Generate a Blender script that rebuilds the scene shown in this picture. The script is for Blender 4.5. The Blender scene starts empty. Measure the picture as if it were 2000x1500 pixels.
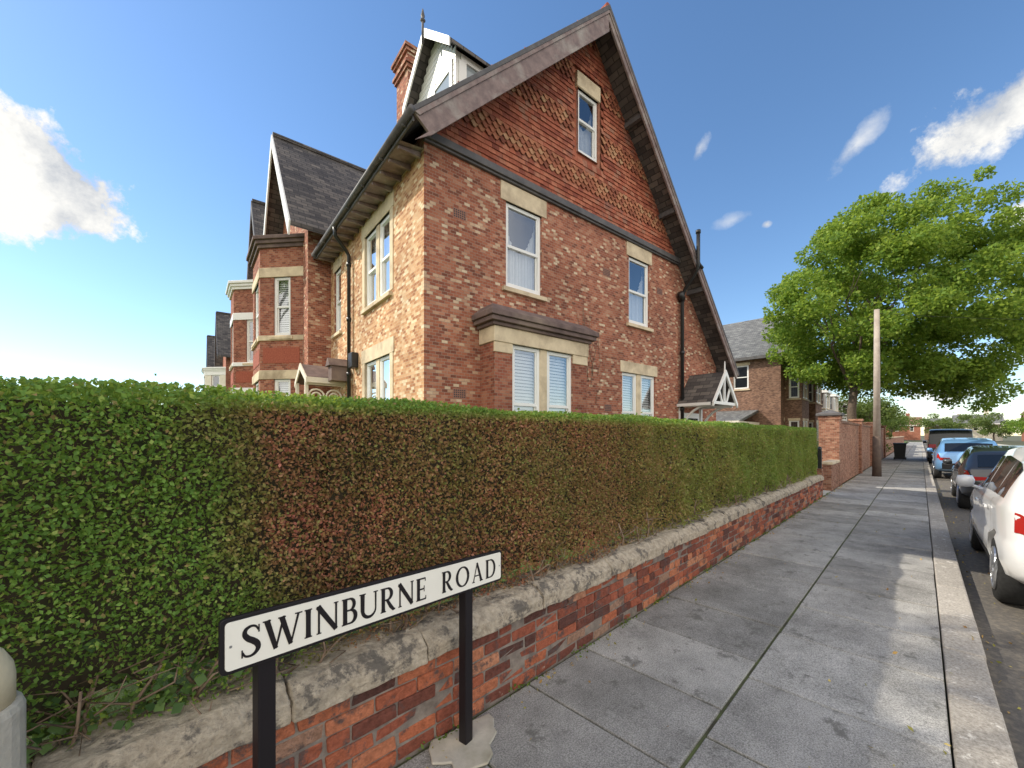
import bpy, bmesh, math, random
import numpy as np
from mathutils import Vector, Matrix
random.seed(7); rng = np.random.default_rng(11)
scn = bpy.context.scene; COL = scn.collection
AR = math.atan2(.703, .711); AH = math.atan2(.62, .785)
ES = Vector((math.cos(AR), math.sin(AR), 0)); EL = Vector((-math.sin(AR), math.cos(AR), 0))
def RL(s, l, z=0): return ES*s + EL*l + Vector((0, 0, z))
HC = Vector((-1.45, 6.65, 0))
U = random.uniform

# ---------------------------------------------------------------- mesh builder
class MB:
    def __init__(self, P=(0,0,0), a=(1,0,0), n=(0,1,0)):
        self.P = Vector(P); self.a = Vector(a).normalized(); self.n = Vector(n).normalized()
        self.v = []; self.f = []
    def T(self, p): return self.P + self.a*p[0] + self.n*p[1] + Vector((0,0,p[2]))
    def poly(self, pts):
        k = len(self.v); self.v += [self.T(p) for p in pts]; self.f.append(list(range(k, k+len(pts))))
    def box(self, x0,x1,y0,y1,z0,z1):
        k = len(self.v)
        for z in (z0,z1):
            for (x,y) in ((x0,y0),(x1,y0),(x1,y1),(x0,y1)): self.v.append(self.T((x,y,z)))
        for q in ((0,3,2,1),(4,5,6,7),(0,1,5,4),(1,2,6,5),(2,3,7,6),(3,0,4,7)): self.f.append([k+i for i in q])
    def prism(self, pts, vec):
        k = len(self.v); n = len(pts)
        for p in pts: self.v.append(self.T(p))
        for p in pts: self.v.append(self.T((p[0]+vec[0], p[1]+vec[1], p[2]+vec[2])))
        self.f.append([k+i for i in range(n)][::-1]); self.f.append([k+n+i for i in range(n)])
        for i in range(n):
            j = (i+1) % n; self.f.append([k+i, k+j, k+n+j, k+n+i])
    def tube(self, pts, r, n=8):
        pts = [self.T(p) for p in pts]; k0 = len(self.v)
        rs = r if isinstance(r, (list,tuple)) else [r]*len(pts)
        ref = Vector((0.31,0.17,0.93))
        for i, p in enumerate(pts):
            d = (pts[min(i+1,len(pts)-1)] - pts[max(i-1,0)]).normalized()
            x = d.cross(ref)
            if x.length < .05: x = d.cross(Vector((1,0,0)))
            x.normalize(); y = d.cross(x)
            for j in range(n):
                t = 2*math.pi*j/n; self.v.append(p + (x*math.cos(t)+y*math.sin(t))*rs[i])
        for i in range(len(pts)-1):
            for j in range(n):
                a = k0+i*n+j; b = k0+i*n+(j+1)%n
                self.f.append([a, b, b+n, a+n])
        self.f.append([k0+j for j in range(n)][::-1]); self.f.append([k0+(len(pts)-1)*n+j for j in range(n)])
    def lathe(self, c, prof, n=20, axis='z'):
        k0 = len(self.v)
        for (r, h) in prof:
            for j in range(n):
                t = 2*math.pi*j/n
                if axis == 'z': q = (c[0]+r*math.cos(t), c[1]+r*math.sin(t), c[2]+h)
                else: q = (c[0]+r*math.cos(t), c[1]+h, c[2]+r*math.sin(t))
                self.v.append(self.T(q))
        m = len(prof)
        for i in range(m-1):
            for j in range(n):
                a = k0+i*n+j; b = k0+i*n+(j+1)%n; self.f.append([a,b,b+n,a+n])
        self.f.append([k0+j for j in range(n)][::-1]); self.f.append([k0+(m-1)*n+j for j in range(n)])
    def build(self, name, mat, parent=None, smooth=False, bevel=0, loc=None, rz=None, recalc=True):
        me = bpy.data.meshes.new(name); me.from_pydata([tuple(v) for v in self.v], [], self.f)
        if recalc:
            bm = bmesh.new(); bm.from_mesh(me); bmesh.ops.recalc_face_normals(bm, faces=bm.faces); bm.to_mesh(me); bm.free()
        uv = me.uv_layers.new(name='UVMap'); Z = Vector((0,0,1))
        for p in me.polygons:
            n = p.normal
            if abs(n.z) > .98: t = Vector((1,0,0)); b = Vector((0,1,0))
            else: t = Z.cross(n).normalized(); b = n.cross(t)
            for li in p.loop_indices:
                co = me.vertices[me.loops[li].vertex_index].co; uv.data[li].uv = (co.dot(t), co.dot(b))
        if smooth:
            for p in me.polygons: p.use_smooth = True
        me.materials.append(mat)
        o = bpy.data.objects.new(name, me); COL.objects.link(o)
        if parent: o.parent = parent
        if loc is not None: o.location = loc
        if rz is not None: o.rotation_euler = (0,0,rz)
        if bevel:
            m = o.modifiers.new('bevel','BEVEL'); m.width = bevel; m.segments = 2; m.limit_method = 'ANGLE'
        return o
def thing(name, label, cat, loc=(0,0,0), rz=0, group=None):
    o = bpy.data.objects.new(name, None); COL.objects.link(o); o.location = loc; o.rotation_euler = (0,0,rz)
    o.empty_display_size = .2
    o['label'] = label; o['category'] = cat
    if group: o['group'] = group
    return o
def tag(o, label, cat, group=None):
    o['label'] = label; o['category'] = cat
    if group: o['group'] = group
    return o
def struct(o, kind='structure'): o['kind'] = kind; return o

# ---------------------------------------------------------------- materials
class G:
    def __init__(self, name):
        self.m = bpy.data.materials.new(name); self.m.use_nodes = True; self.t = self.m.node_tree
        self.b = self.t.nodes['Principled BSDF']; self.out = self.t.nodes['Material Output']
    def n(self, typ, **kw):
        nd = self.t.nodes.new(typ)
        for k, v in kw.items():
            if k.startswith('i_'):
                key = k[2:]; key = int(key) if key.isdigit() else key.replace('_',' ')
                if isinstance(v, bpy.types.NodeSocket): self.t.links.new(v, nd.inputs[key])
                else: nd.inputs[key].default_value = v
            else: setattr(nd, k, v)
        return nd
    def link(self, a, b): self.t.links.new(a, b)
    def ramp(self, fac, stops, interp='LINEAR'):
        r = self.n('ShaderNodeValToRGB'); r.color_ramp.interpolation = interp
        while len(r.color_ramp.elements) < len(stops): r.color_ramp.elements.new(.5)
        for e, (p, c) in zip(r.color_ramp.elements, stops): e.position = p; e.color = (*c, 1)
        self.link(fac, r.inputs[0]); return r.outputs[0]
    def mix(self, f, a, b, mode='MIX'):
        m = self.n('ShaderNodeMix', data_type='RGBA', blend_type=mode)
        for s, v in ((m.inputs[0], f), (m.inputs[6], a), (m.inputs[7], b)):
            if isinstance(v, bpy.types.NodeSocket): self.link(v, s)
            else: s.default_value = v if not isinstance(v, tuple) else ((*v,1) if len(v) == 3 else v)
        return m.outputs[2]
    def noise(self, scale, detail=5, rough=.6, coord=None):
        c = coord or self.coord('Object')
        return self.n('ShaderNodeTexNoise', i_Vector=c, i_Scale=scale, i_Detail=detail, i_Roughness=rough).outputs[0]
    def coord(self, k):
        return self.n('ShaderNodeTexCoord').outputs[k]
    def bump(self, h, strength=.4, dist=.01):
        b = self.n('ShaderNodeBump', i_Height=h, i_Strength=strength, i_Distance=dist)
        self.link(b.outputs[0], self.b.inputs['Normal'])
def simple(name, c1, c2=None, scale=6, rough=.8, bump=0, bs=40, bd=.005, metal=0, spec=.3, stain=None):
    g = G(name); g.b.inputs['Roughness'].default_value = rough; g.b.inputs['Metallic'].default_value = metal
    g.b.inputs['Specular IOR Level'].default_value = spec
    if c2:
        f = g.ramp(g.noise(scale), [(.35,(0,0,0)),(.65,(1,1,1))])
        c = g.mix(f, c1, c2)
        if stain: c = g.mix(g.ramp(g.noise(scale*.3, 8), [(.48,(0,0,0)),(.68,(1,1,1))]), c, stain)
        g.link(c, g.b.inputs['Base Color'])
    else: g.b.inputs['Base Color'].default_value = (*c1, 1)
    if bump: g.bump(g.noise(bs, 6), bump, bd)
    return g.m
BR = [(.0,(.20,.08,.055)),(.14,(.30,.105,.07)),(.40,(.39,.14,.085)),(.68,(.46,.185,.115)),(.84,(.51,.26,.17)),(.93,(.60,.41,.28)),(1.,(.74,.61,.44))]
BL = [(.0,(.36,.17,.09)),(.14,(.48,.23,.12)),(.36,(.60,.33,.17)),(.60,(.68,.42,.24)),(.78,(.75,.52,.32)),(.90,(.81,.64,.42)),(1.,(.86,.74,.55))]  # side wall copy of the house brick, warm sunlight put into the colours
def brick(name, stops=BR, mortar=(.38,.29,.23), w=.112, h=.052, stain=.6):
    g = G(name); uv = g.coord('UV')
    ns = g.n('ShaderNodeTexNoise', i_Vector=uv, i_Scale=9., i_Detail=3.)
    wob = g.n('ShaderNodeVectorMath', operation='MULTIPLY_ADD')
    g.link(ns.outputs[1], wob.inputs[0]); wob.inputs[1].default_value = (.014,.010,0); g.link(uv, wob.inputs[2])
    bt = g.n('ShaderNodeTexBrick', i_Vector=wob.outputs[0], i_Color1=(0,0,0,1), i_Color2=(1,1,1,1), i_Mortar=(.4,.4,.4,1), i_Scale=1., i_Mortar_Size=.0038, i_Mortar_Smooth=.3, i_Bias=0., i_Brick_Width=w, i_Row_Height=h)
    c = g.ramp(bt.outputs[0], stops)
    c = g.mix(.45, c, g.ramp(g.noise(38, 5, .7, uv), [(.25,(.55,.5,.47)),(.7,(1.12,1.1,1.1))]), 'MULTIPLY')
    c = g.mix(bt.outputs[1], c, mortar)
    c = g.mix(stain, c, g.ramp(g.noise(.8, 7, .65, uv), [(.32,(.62,.57,.54)),(.62,(1.15,1.10,1.04))]), 'MULTIPLY')
    g.link(c, g.b.inputs['Base Color']); g.b.inputs['Roughness'].default_value = .9
    g.b.inputs['Specular IOR Level'].default_value = .2
    hh = g.n('ShaderNodeMath', operation='MULTIPLY_ADD'); g.link(g.noise(60, 4, .6, uv), hh.inputs[0]); hh.inputs[1].default_value = .6
    inv = g.n('ShaderNodeMath', operation='SUBTRACT', i_0=1.); g.link(bt.outputs[1], inv.inputs[1]); g.link(inv.outputs[0], hh.inputs[2])
    g.bump(hh.outputs[0], .6, .008); return g.m
def slate(name, stops, w=.28, h=.14):
    g = G(name); uv = g.coord('UV')
    bt = g.n('ShaderNodeTexBrick', i_Vector=uv, i_Color1=(0,0,0,1), i_Color2=(1,1,1,1), i_Mortar=(.1,.1,.1,1), i_Scale=1., i_Mortar_Size=.008, i_Mortar_Smooth=.3, i_Brick_Width=w, i_Row_Height=h)
    c = g.ramp(bt.outputs[0], stops); c = g.mix(bt.outputs[1], c, (.03,.03,.03))
    c = g.mix(.6, c, g.ramp(g.noise(2.5, 8, .7), [(.3,(.5,.5,.5)),(.7,(1.2,1.2,1.1))]), 'MULTIPLY')
    g.link(c, g.b.inputs['Base Color']); g.b.inputs['Roughness'].default_value = .75
    inv = g.n('ShaderNodeMath', operation='SUBTRACT', i_0=1.); g.link(bt.outputs[1], inv.inputs[1])
    g.bump(inv.outputs[0], .8, .015); return g.m
def island(name, stops, ns=30, dark=.4, rough=.88, bump=.5, bd=.006, patch=None, interp='LINEAR', spec=.25):
    g = G(name); ri = g.n('ShaderNodeNewGeometry').outputs['Random Per Island']
    c = g.ramp(ri, stops, interp)
    c = g.mix(dark, c, g.ramp(g.noise(ns, 6, .7), [(.3,(.25,.23,.21)),(.7,(1.15,1.15,1.15))]), 'MULTIPLY')
    if patch:
        for pc_ in (patch if isinstance(patch, list) else [patch]):
            c = g.mix(g.ramp(g.noise(pc_[1], 9, .75), [(pc_[2],(0,0,0)),(pc_[2]+.07,(.9,.9,.9))]), c, pc_[0])
    g.link(c, g.b.inputs['Base Color']); g.b.inputs['Roughness'].default_value = rough; g.b.inputs['Specular IOR Level'].default_value = spec
    g.bump(g.noise(ns*2, 6), bump, bd); return g.m
def leafmat(name, stops, trans=.35, tcol=(.30,.42,.04), big=None, flare_tint=False, lo=.7):
    g = G(name); ri = g.n('ShaderNodeNewGeometry').outputs['Random Per Island']
    c = g.ramp(ri, stops)
    tl = tcol
    if flare_tint:   # reddish lens flare painted into the leaf colour along part of the hedge
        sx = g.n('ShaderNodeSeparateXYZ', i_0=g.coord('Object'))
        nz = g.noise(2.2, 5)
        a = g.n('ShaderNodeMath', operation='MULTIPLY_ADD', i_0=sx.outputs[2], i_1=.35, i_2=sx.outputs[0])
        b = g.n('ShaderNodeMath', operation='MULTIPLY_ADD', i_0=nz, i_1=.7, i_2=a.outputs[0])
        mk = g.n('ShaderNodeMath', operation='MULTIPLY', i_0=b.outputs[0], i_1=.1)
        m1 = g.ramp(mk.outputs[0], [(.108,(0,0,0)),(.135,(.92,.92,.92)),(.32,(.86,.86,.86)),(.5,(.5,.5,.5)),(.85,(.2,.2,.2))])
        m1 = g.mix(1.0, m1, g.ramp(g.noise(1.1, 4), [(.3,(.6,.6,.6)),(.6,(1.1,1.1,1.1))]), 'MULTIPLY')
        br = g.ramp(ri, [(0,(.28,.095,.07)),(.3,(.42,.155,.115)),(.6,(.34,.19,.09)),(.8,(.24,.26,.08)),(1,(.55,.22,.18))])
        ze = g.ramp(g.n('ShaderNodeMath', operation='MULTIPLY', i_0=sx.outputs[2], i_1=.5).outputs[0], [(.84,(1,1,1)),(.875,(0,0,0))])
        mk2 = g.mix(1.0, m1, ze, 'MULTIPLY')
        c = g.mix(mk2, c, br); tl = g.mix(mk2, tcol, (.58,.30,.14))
    c = g.mix(.6, c, g.ramp(g.noise(big or 1.6, 3), [(.3,(lo,lo+.04,lo)),(.7,(1.35,1.25,1.15))]), 'MULTIPLY')
    g.link(c, g.b.inputs['Base Color']); g.b.inputs['Roughness'].default_value = .6; g.b.inputs['Specular IOR Level'].default_value = .22
    tr = g.n('ShaderNodeBsdfTranslucent')
    if isinstance(tl, tuple): tr.inputs[0].default_value = (*tl,1)
    else: g.link(tl, tr.inputs[0])
    mx = g.n('ShaderNodeMixShader', i_0=trans); g.link(g.b.outputs[0], mx.inputs[1]); g.link(tr.outputs[0], mx.inputs[2])
    g.link(mx.outputs[0], g.out.inputs[0]); return g.m
def glassmat(name, f=.5):
    g = G(name)
    gl = g.n('ShaderNodeBsdfGlossy', i_Color=(.9,.92,.95,1), i_Roughness=.02)
    g.link(g.n('ShaderNodeBump', i_Height=g.noise(1.3,2), i_Strength=.08, i_Distance=.03).outputs[0], gl.inputs['Normal'])
    tr = g.n('ShaderNodeBsdfTransparent', i_Color=(.88,.9,.9,1))
    fr = g.n('ShaderNodeLayerWeight', i_Blend=.3)
    a = g.n('ShaderNodeMath', operation='MULTIPLY_ADD', i_0=fr.outputs[0], i_1=.5, i_2=f*.45)
    mx = g.n('ShaderNodeMixShader'); g.link(a.outputs[0], mx.inputs[0]); g.link(tr.outputs[0], mx.inputs[1]); g.link(gl.outputs[0], mx.inputs[2])
    g.link(mx.outputs[0], g.out.inputs[0]); return g.m

M = {}
M['brick'] = brick('house_brick'); M['bricksunlit'] = brick('sunlit_brick', BL, (.60,.47,.32))
M['brick2'] = brick('far_brick', [(0,(.14,.08,.06)),(.5,(.26,.145,.10)),(1,(.36,.22,.155))], (.26,.22,.19))
M['brick3'] = brick('red_brick', [(0,(.22,.075,.05)),(.5,(.37,.125,.08)),(1,(.47,.22,.14))], (.32,.25,.20))
M['brick4'] = brick('brown_wall_brick', [(0,(.20,.09,.06)),(.5,(.36,.165,.11)),(1,(.48,.28,.19))], (.34,.28,.22))
M['stone'] = simple('sandstone', (.76,.63,.44), (.64,.52,.36), 5, .9, .4, 60, .004, stain=(.40,.31,.21))
M['slate'] = slate('slate', [(0,(.06,.052,.052)),(.6,(.12,.105,.10)),(1,(.18,.155,.14))])
M['slate2'] = slate('grey_slate', [(0,(.13,.13,.135)),(.6,(.19,.19,.195)),(1,(.26,.26,.26))])
M['browntile'] = slate('brown_roof_tile', [(0,(.18,.09,.06)),(.6,(.28,.15,.10)),(1,(.34,.21,.15))])
M['tile'] = island('hanging_tile', [(0,(.26,.075,.05)),(.3,(.40,.12,.07)),(.6,(.48,.155,.09)),(.85,(.52,.20,.12)),(1,(.38,.19,.13))], 7, .5, patch=((.26,.12,.09),1.2,.55))
M['tileorn'] = island('ornamental_tile', [(0,(.24,.08,.05)),(.4,(.42,.15,.085)),(.8,(.50,.22,.12)),(1,(.54,.32,.18))], 7, .5, patch=((.50,.28,.15),1.6,.60))
M['white'] = simple('white_paint', (.88,.87,.84), (.84,.83,.80), 3, .45, spec=.4)
M['cream'] = simple('cream_paint', (.80,.74,.62), (.72,.65,.53), 4, .6)
M['board'] = simple('weathered_board', (.29,.215,.20), (.19,.14,.135), 7, .75, .5, 30, .006, stain=(.38,.34,.31))
M['lead'] = simple('dark_lead', (.09,.086,.088), (.14,.13,.13), 5, .6, .3, 30)
M['hood'] = simple('hood_stone', (.20,.14,.125), (.12,.085,.08), 4, .85, .5, 30, stain=(.28,.21,.17))
M['black'] = simple('black_metal', (.015,.015,.017), (.025,.025,.025), 20, .35, spec=.5)
M['dark'] = simple('dark_interior', (.06,.06,.065))
M['glass'] = glassmat('window_glass')
M['curtain'] = simple('net_curtain', (.78,.80,.82), (.86,.87,.88), 14, .95)
M['blind'] = simple('window_blind', (.84,.85,.86), None, rough=.7)
M['terra'] = simple('terracotta', (.42,.12,.07), (.30,.08,.05), 30, .85, .8, 45, .02)
M['vent'] = simple('air_brick_clay', (.36,.18,.12), (.28,.13,.10), 20, .9)
M['wallbrick'] = island('wall_brick', [(0,(.12,.055,.045)),(.2,(.24,.08,.055)),(.45,(.40,.12,.07)),(.75,(.54,.17,.085)),(.9,(.62,.27,.15)),(1,(.34,.23,.17))], 28, .65, .92, 1.0, .012, [((.10,.075,.07), 6, .525),((.42,.36,.29), 11, .63)])
M['mortar'] = simple('lime_mortar', (.30,.25,.21), (.17,.14,.12), 12, .95, .8, 60, .01)
M['coping'] = island('coping_stone', [(0,(.58,.49,.37)),(.5,(.50,.43,.34)),(1,(.64,.55,.42))], 24, .65, .95, .9, .014, [((.13,.115,.10), 6.5, .52),((.70,.62,.46), 9, .62)])
def paving():
    g = G('paving_slab'); ri = g.n('ShaderNodeNewGeometry').outputs['Random Per Island']
    c = g.ramp(ri, [(0,(.32,.31,.295)),(.5,(.40,.385,.365)),(1,(.49,.475,.45))])
    c = g.mix(.85, c, g.ramp(g.noise(120, 3, .85), [(.34,(.34,.34,.34)),(.64,(1.45,1.45,1.45))]), 'MULTIPLY')
    c = g.mix(.8, c, g.ramp(g.noise(1.8, 9, .72), [(.32,(.48,.48,.47)),(.66,(1.22,1.21,1.2))]), 'MULTIPLY')
    c = g.mix(g.ramp(g.noise(4.5, 9, .75), [(.56,(0,0,0)),(.63,(.75,.75,.75))]), c, (.15,.145,.13))
    c = g.mix(g.ramp(g.noise(16, 9, .8), [(.62,(0,0,0)),(.66,(.7,.7,.7))]), c, (.70,.68,.64))
    g.link(c, g.b.inputs['Base Color']); g.b.inputs['Roughness'].default_value = .93; g.b.inputs['Specular IOR Level'].default_value = .15
    g.bump(g.noise(120, 4, .75), .9, .007); return g.m
M['pave'] = paving()
M['joint'] = simple('mossy_joint', (.07,.065,.045), (.12,.14,.055), 8, 1, .5, 60)
M['kerb'] = island('kerb_stone', [(0,(.42,.385,.34)),(1,(.56,.515,.46))], 60, .7, .9, .9, .008, ((.74,.70,.64), 9, .57))
M['asphalt'] = simple('asphalt', (.15,.135,.12), (.11,.10,.09), 60, .9, .8, 200, .006, stain=(.22,.19,.15))
M['grass'] = simple('lawn_grass', (.07,.12,.025), (.11,.15,.04), 12, 1, .8, 90, .03)
M['ground'] = simple('ground', (.09,.10,.05), (.12,.11,.08), .2, 1)
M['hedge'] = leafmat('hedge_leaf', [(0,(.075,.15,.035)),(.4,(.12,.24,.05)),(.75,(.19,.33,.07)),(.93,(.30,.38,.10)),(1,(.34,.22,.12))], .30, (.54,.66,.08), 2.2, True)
M['weed'] = leafmat('weed_leaf', [(0,(.06,.11,.02)),(1,(.14,.22,.05))], .3)
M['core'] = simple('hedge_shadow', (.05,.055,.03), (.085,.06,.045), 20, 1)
M['tree'] = leafmat('tree_leaf', [(0,(.06,.12,.02)),(.4,(.11,.20,.03)),(.8,(.19,.29,.045)),(1,(.30,.37,.08))], .38, (.46,.60,.08), .35, lo=.5)
M['tree2'] = leafmat('far_leaf', [(0,(.06,.09,.035)),(.5,(.11,.16,.05)),(1,(.19,.23,.08))], .25)
M['litter'] = island('fallen_leaf', [(0,(.3,.17,.06)),(.4,(.5,.33,.11)),(.7,(.24,.25,.06)),(1,(.6,.45,.15))], 30, .2)
M['bark'] = simple('bark', (.16,.12,.09), (.10,.075,.06), 12, .95, .9, 30, .02)
M['stem'] = simple('hedge_stem', (.34,.24,.17), (.20,.14,.10), 15, .9, .5, 60)
M['pole'] = simple('pole_timber', (.46,.39,.33), (.36,.30,.25), 6, .85, .4, 30)
M['poledark'] = simple('pole_base', (.13,.095,.075), (.09,.065,.055), 6, .85, .4, 30)
M['concrete'] = simple('concrete', (.58,.53,.44), (.46,.42,.35), 9, .95, .6, 80, .006, stain=(.32,.29,.21))
M['bollard'] = simple('bollard_stone', (.74,.62,.42), (.64,.54,.36), 8, .9, .6, 60, .004, stain=(.46,.42,.26))
M['signwhite'] = simple('sign_enamel', (.92,.88,.78), (.88,.84,.74), 6, .4)
M['ink'] = simple('sign_black', (.014,.011,.013), None, rough=.45)
def paint(name, c, coat=1.0, metal=0.2):
    g = G(name); g.b.inputs['Base Color'].default_value = (*c,1); g.b.inputs['Metallic'].default_value = metal
    g.b.inputs['Roughness'].default_value = .35; g.b.inputs['Coat Weight'].default_value = coat; g.b.inputs['Coat Roughness'].default_value = .04; return g.m
M['carwhite'] = paint('white_car_paint', (.80,.80,.80), 1, 0)
M['carblue'] = paint('blue_car_paint', (.18,.38,.66), 1, .4)
M['cardark'] = paint('dark_car_paint', (.04,.042,.047), 1, .3)
M['vandark'] = paint('black_van_paint', (.025,.027,.03), .6, .1)
g = G('car_glass'); g.b.inputs['Base Color'].default_value = (.012,.014,.016,1); g.b.inputs['Roughness'].default_value = .04; g.b.inputs['Specular IOR Level'].default_value = .8; M['carglass'] = g.m
g = G('dormer_glass'); g.b.inputs['Base Color'].default_value = (.30,.34,.36,1); g.b.inputs['Roughness'].default_value = .05; g.b.inputs['Specular IOR Level'].default_value = .8; M['dglass'] = g.m
M['tyre'] = simple('tyre_rubber', (.02,.02,.02), (.03,.03,.03), 30, .85, .3)
M['rim'] = simple('alloy_rim', (.45,.46,.48), None, rough=.3, metal=.8)
M['red'] = simple('red_lens', (.42,.02,.015), None, rough=.15, spec=.6)
M['yellow'] = simple('yellow_plate', (.75,.6,.08), None, rough=.4)
M['plastic'] = simple('black_plastic', (.025,.025,.027), None, rough=.6)
M['binm'] = simple('bin_plastic', (.02,.022,.024), None, rough=.5)

# ---------------------------------------------------------------- leaves
def leaves(name, P, size, mat, parent=None, up=0.0, ratio=.55, fold=.25):
    n = len(P); size = np.broadcast_to(np.asarray(size, float), (n,))
    d = rng.normal(size=(n,3)); d /= np.linalg.norm(d, axis=1)[:,None]
    w = rng.normal(size=(n,3)); w[:,2] *= (1-up*.7); w -= d*np.sum(w*d, axis=1)[:,None]; w /= np.linalg.norm(w, axis=1)[:,None]
    nn = np.cross(d, w); s = size[:,None]
    b = P - d*s*.5; t = P + d*s*.5; l = P + w*s*ratio*.5 + nn*s*fold*.3; r = P - w*s*ratio*.5 + nn*s*fold*.3
    V = np.stack([b, r, t, l], axis=1).reshape(-1,3)
    me = bpy.data.meshes.new(name); me.vertices.add(4*n); me.vertices.foreach_set('co', V.ravel())
    me.loops.add(4*n); me.loops.foreach_set('vertex_index', np.arange(4*n)); me.polygons.add(n)
    me.polygons.foreach_set('loop_start', np.arange(n)*4); me.polygons.foreach_set('loop_total', np.full(n,4))
    me.update(calc_edges=True); me.validate()
    me.materials.append(mat); o = bpy.data.objects.new(name, me); COL.objects.link(o)
    if parent: o.parent = parent
    return o

# ---------------------------------------------------------------- walls with openings
def wall(mb, u0, u1, z0, z1, holes, d=0):
    us = sorted(set([u0,u1]+[h[0] for h in holes]+[h[1] for h in holes])); zs = sorted(set([z0,z1]+[h[2] for h in holes]+[h[3] for h in holes]))
    for i in range(len(us)-1):
        for j in range(len(zs)-1):
            a, b, c, e = us[i], us[i+1], zs[j], zs[j+1]
            if a < u0-1e-6 or b > u1+1e-6 or c < z0-1e-6 or e > z1+1e-6: continue
            if any(h[0]-1e-6 <= a and b <= h[1]+1e-6 and h[2]-1e-6 <= c and e <= h[3]+1e-6 for h in holes): continue
            mb.poly([(a,d,c),(b,d,c),(b,d,e),(a,d,e)])
def window(par, fr, u0, u1, z0, z1, d=0, cover=None, lintel=.34, lo=.12, sill=True, mull=None, jamb=0, split=.5, revmat='brick', stoneproud=.018):
    """opening in a wall frame fr=(P,a,n); d is the wall surface"""
    mb = MB(*fr); t = .07; bays = [(u0,u1)] if mull is None else [(u0,mull-.09),(mull+.09,u1)]
    pn = MB(*fr)
    for (a,b) in bays:
        mb.box(a,a+t,d-.12,d-.04,z0,z1); mb.box(b-t,b,d-.12,d-.04,z0,z1)
        mb.box(a+t,b-t,d-.12,d-.04,z1-t,z1); mb.box(a+t,b-t,d-.12,d-.04,z0,z0+t+.02)
        zm = z0+(z1-z0)*split
        if split: 
            mb.box(a+t,b-t,d-.10,d-.05,zm-.028,zm+.028)
            mb.box(a+t,a+t+.03,d-.09,d-.055,zm,z1-t); mb.box(b-t-.03,b-t,d-.09,d-.055,zm,z1-t)
            mb.box(a+t,a+t+.03,d-.11,d-.08,z0+t,zm); mb.box(b-t-.03,b-t,d-.11,d-.08,z0+t,zm)
            pn.poly([(a+t,d-.07,zm),(b-t,d-.07,zm),(b-t,d-.07,z1-t),(a+t,d-.07,z1-t)])
            pn.poly([(a+t,d-.095,z0+t),(b-t,d-.095,z0+t),(b-t,d-.095,zm),(a+t,d-.095,zm)])
        else: pn.poly([(a+t,d-.08,z0+t),(b-t,d-.08,z0+t),(b-t,d-.08,z1-t),(a+t,d-.08,z1-t)])
    w = mb.build('window', M['white'], par, bevel=.004)
    pn.build('pane', M['glass'], w)
    mb = MB(*fr)
    mb.poly([(u0-.1,d-.6,z0-.1),(u1+.1,d-.6,z0-.1),(u1+.1,d-.6,z1+.1),(u0-.1,d-.6,z1+.1)])
    mb.poly([(u0-.1,d-.16,z1+.1),(u1+.1,d-.16,z1+.1),(u1+.1,d-.6,z1+.1),(u0-.1,d-.6,z1+.1)])
    mb.poly([(u0-.1,d-.16,z0-.1),(u0-.1,d-.6,z0-.1),(u0-.1,d-.6,z1+.1),(u0-.1,d-.16,z1+.1)])
    mb.poly([(u1+.1,d-.16,z0-.1),(u1+.1,d-.6,z0-.1),(u1+.1,d-.6,z1+.1),(u1+.1,d-.16,z1+.1)])
    mb.build('interior', M['dark'], w)
    mb = MB(*fr)
    for (a,b,c,e) in ((u0,u0,z0,z1),(u1,u1,z0,z1)): mb.poly([(a,d,c),(a,d-.16,c),(a,d-.16,e),(a,d,e)])
    for z in (z0,z1): mb.poly([(u0,d,z),(u1,d,z),(u1,d-.16,z),(u0,d-.16,z)])
    mb.build('reveal', M[revmat], w)
    if cover in ('net','full'):
        mb = MB(*fr); n = 60
        zt = z1 if cover == 'full' else z0+(z1-z0)*.95
        xs = np.linspace(u0+.03, u1-.03, n)
        for i in range(n-1):
            f = lambda k: d-.18+.022*math.sin(k*1.7)+.012*math.sin(k*.6)
            dr = lambda k: 0 if cover == 'full' else .45*(z1-z0)*math.sin(math.pi*k/(n-1))**.8
            mb.poly([(xs[i],f(i),z0),(xs[i+1],f(i+1),z0),(xs[i+1],f(i+1),zt-dr(i+1)),(xs[i],f(i),zt-dr(i))])
        mb.build('curtain', M['curtain'], w, smooth=True)
    if cover == 'blind':
        mb = MB(*fr); z = z0+.05
        while z < z1-.05:
            for (a,b) in bays: mb.prism([(a+.06,d-.15,z),(a+.06,d-.18,z+.05),(a+.06,d-.175,z+.052),(a+.06,d-.145,z+.005)],(b-a-.12,0,0))
            z += .062
        mb.build('blind', M['blind'], w)
    if lintel:
        mb = MB(*fr); mb.box(u0-lo,u1+lo,d-.10,d+stoneproud,z1,z1+lintel); mb.build('lintel', M['stone'], w, bevel=.008)
    if sill:
        mb = MB(*fr); mb.prism([(u0-.1,d-.15,z0),(u0-.1,d-.15,z0-.11),(u0-.1,d+.07,z0-.11),(u0-.1,d+.07,z0-.03)],(u1-u0+.2,0,0)); mb.build('sill', M['stone'], w, bevel=.006)
    if mull is not None or jamb:
        mb = MB(*fr)
        if mull is not None: mb.box(mull-.09,mull+.09,d-.16,d-.02,z0,z1)
        if jamb: mb.box(u0-jamb,u0,d-.14,d+stoneproud-.003,z0,z1); mb.box(u1,u1+jamb,d-.14,d+stoneproud-.003,z0,z1)
        mb.build('stone_mullion' if not jamb else 'stone_surround', M['stone'], w, bevel=.006)
    return w

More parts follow.
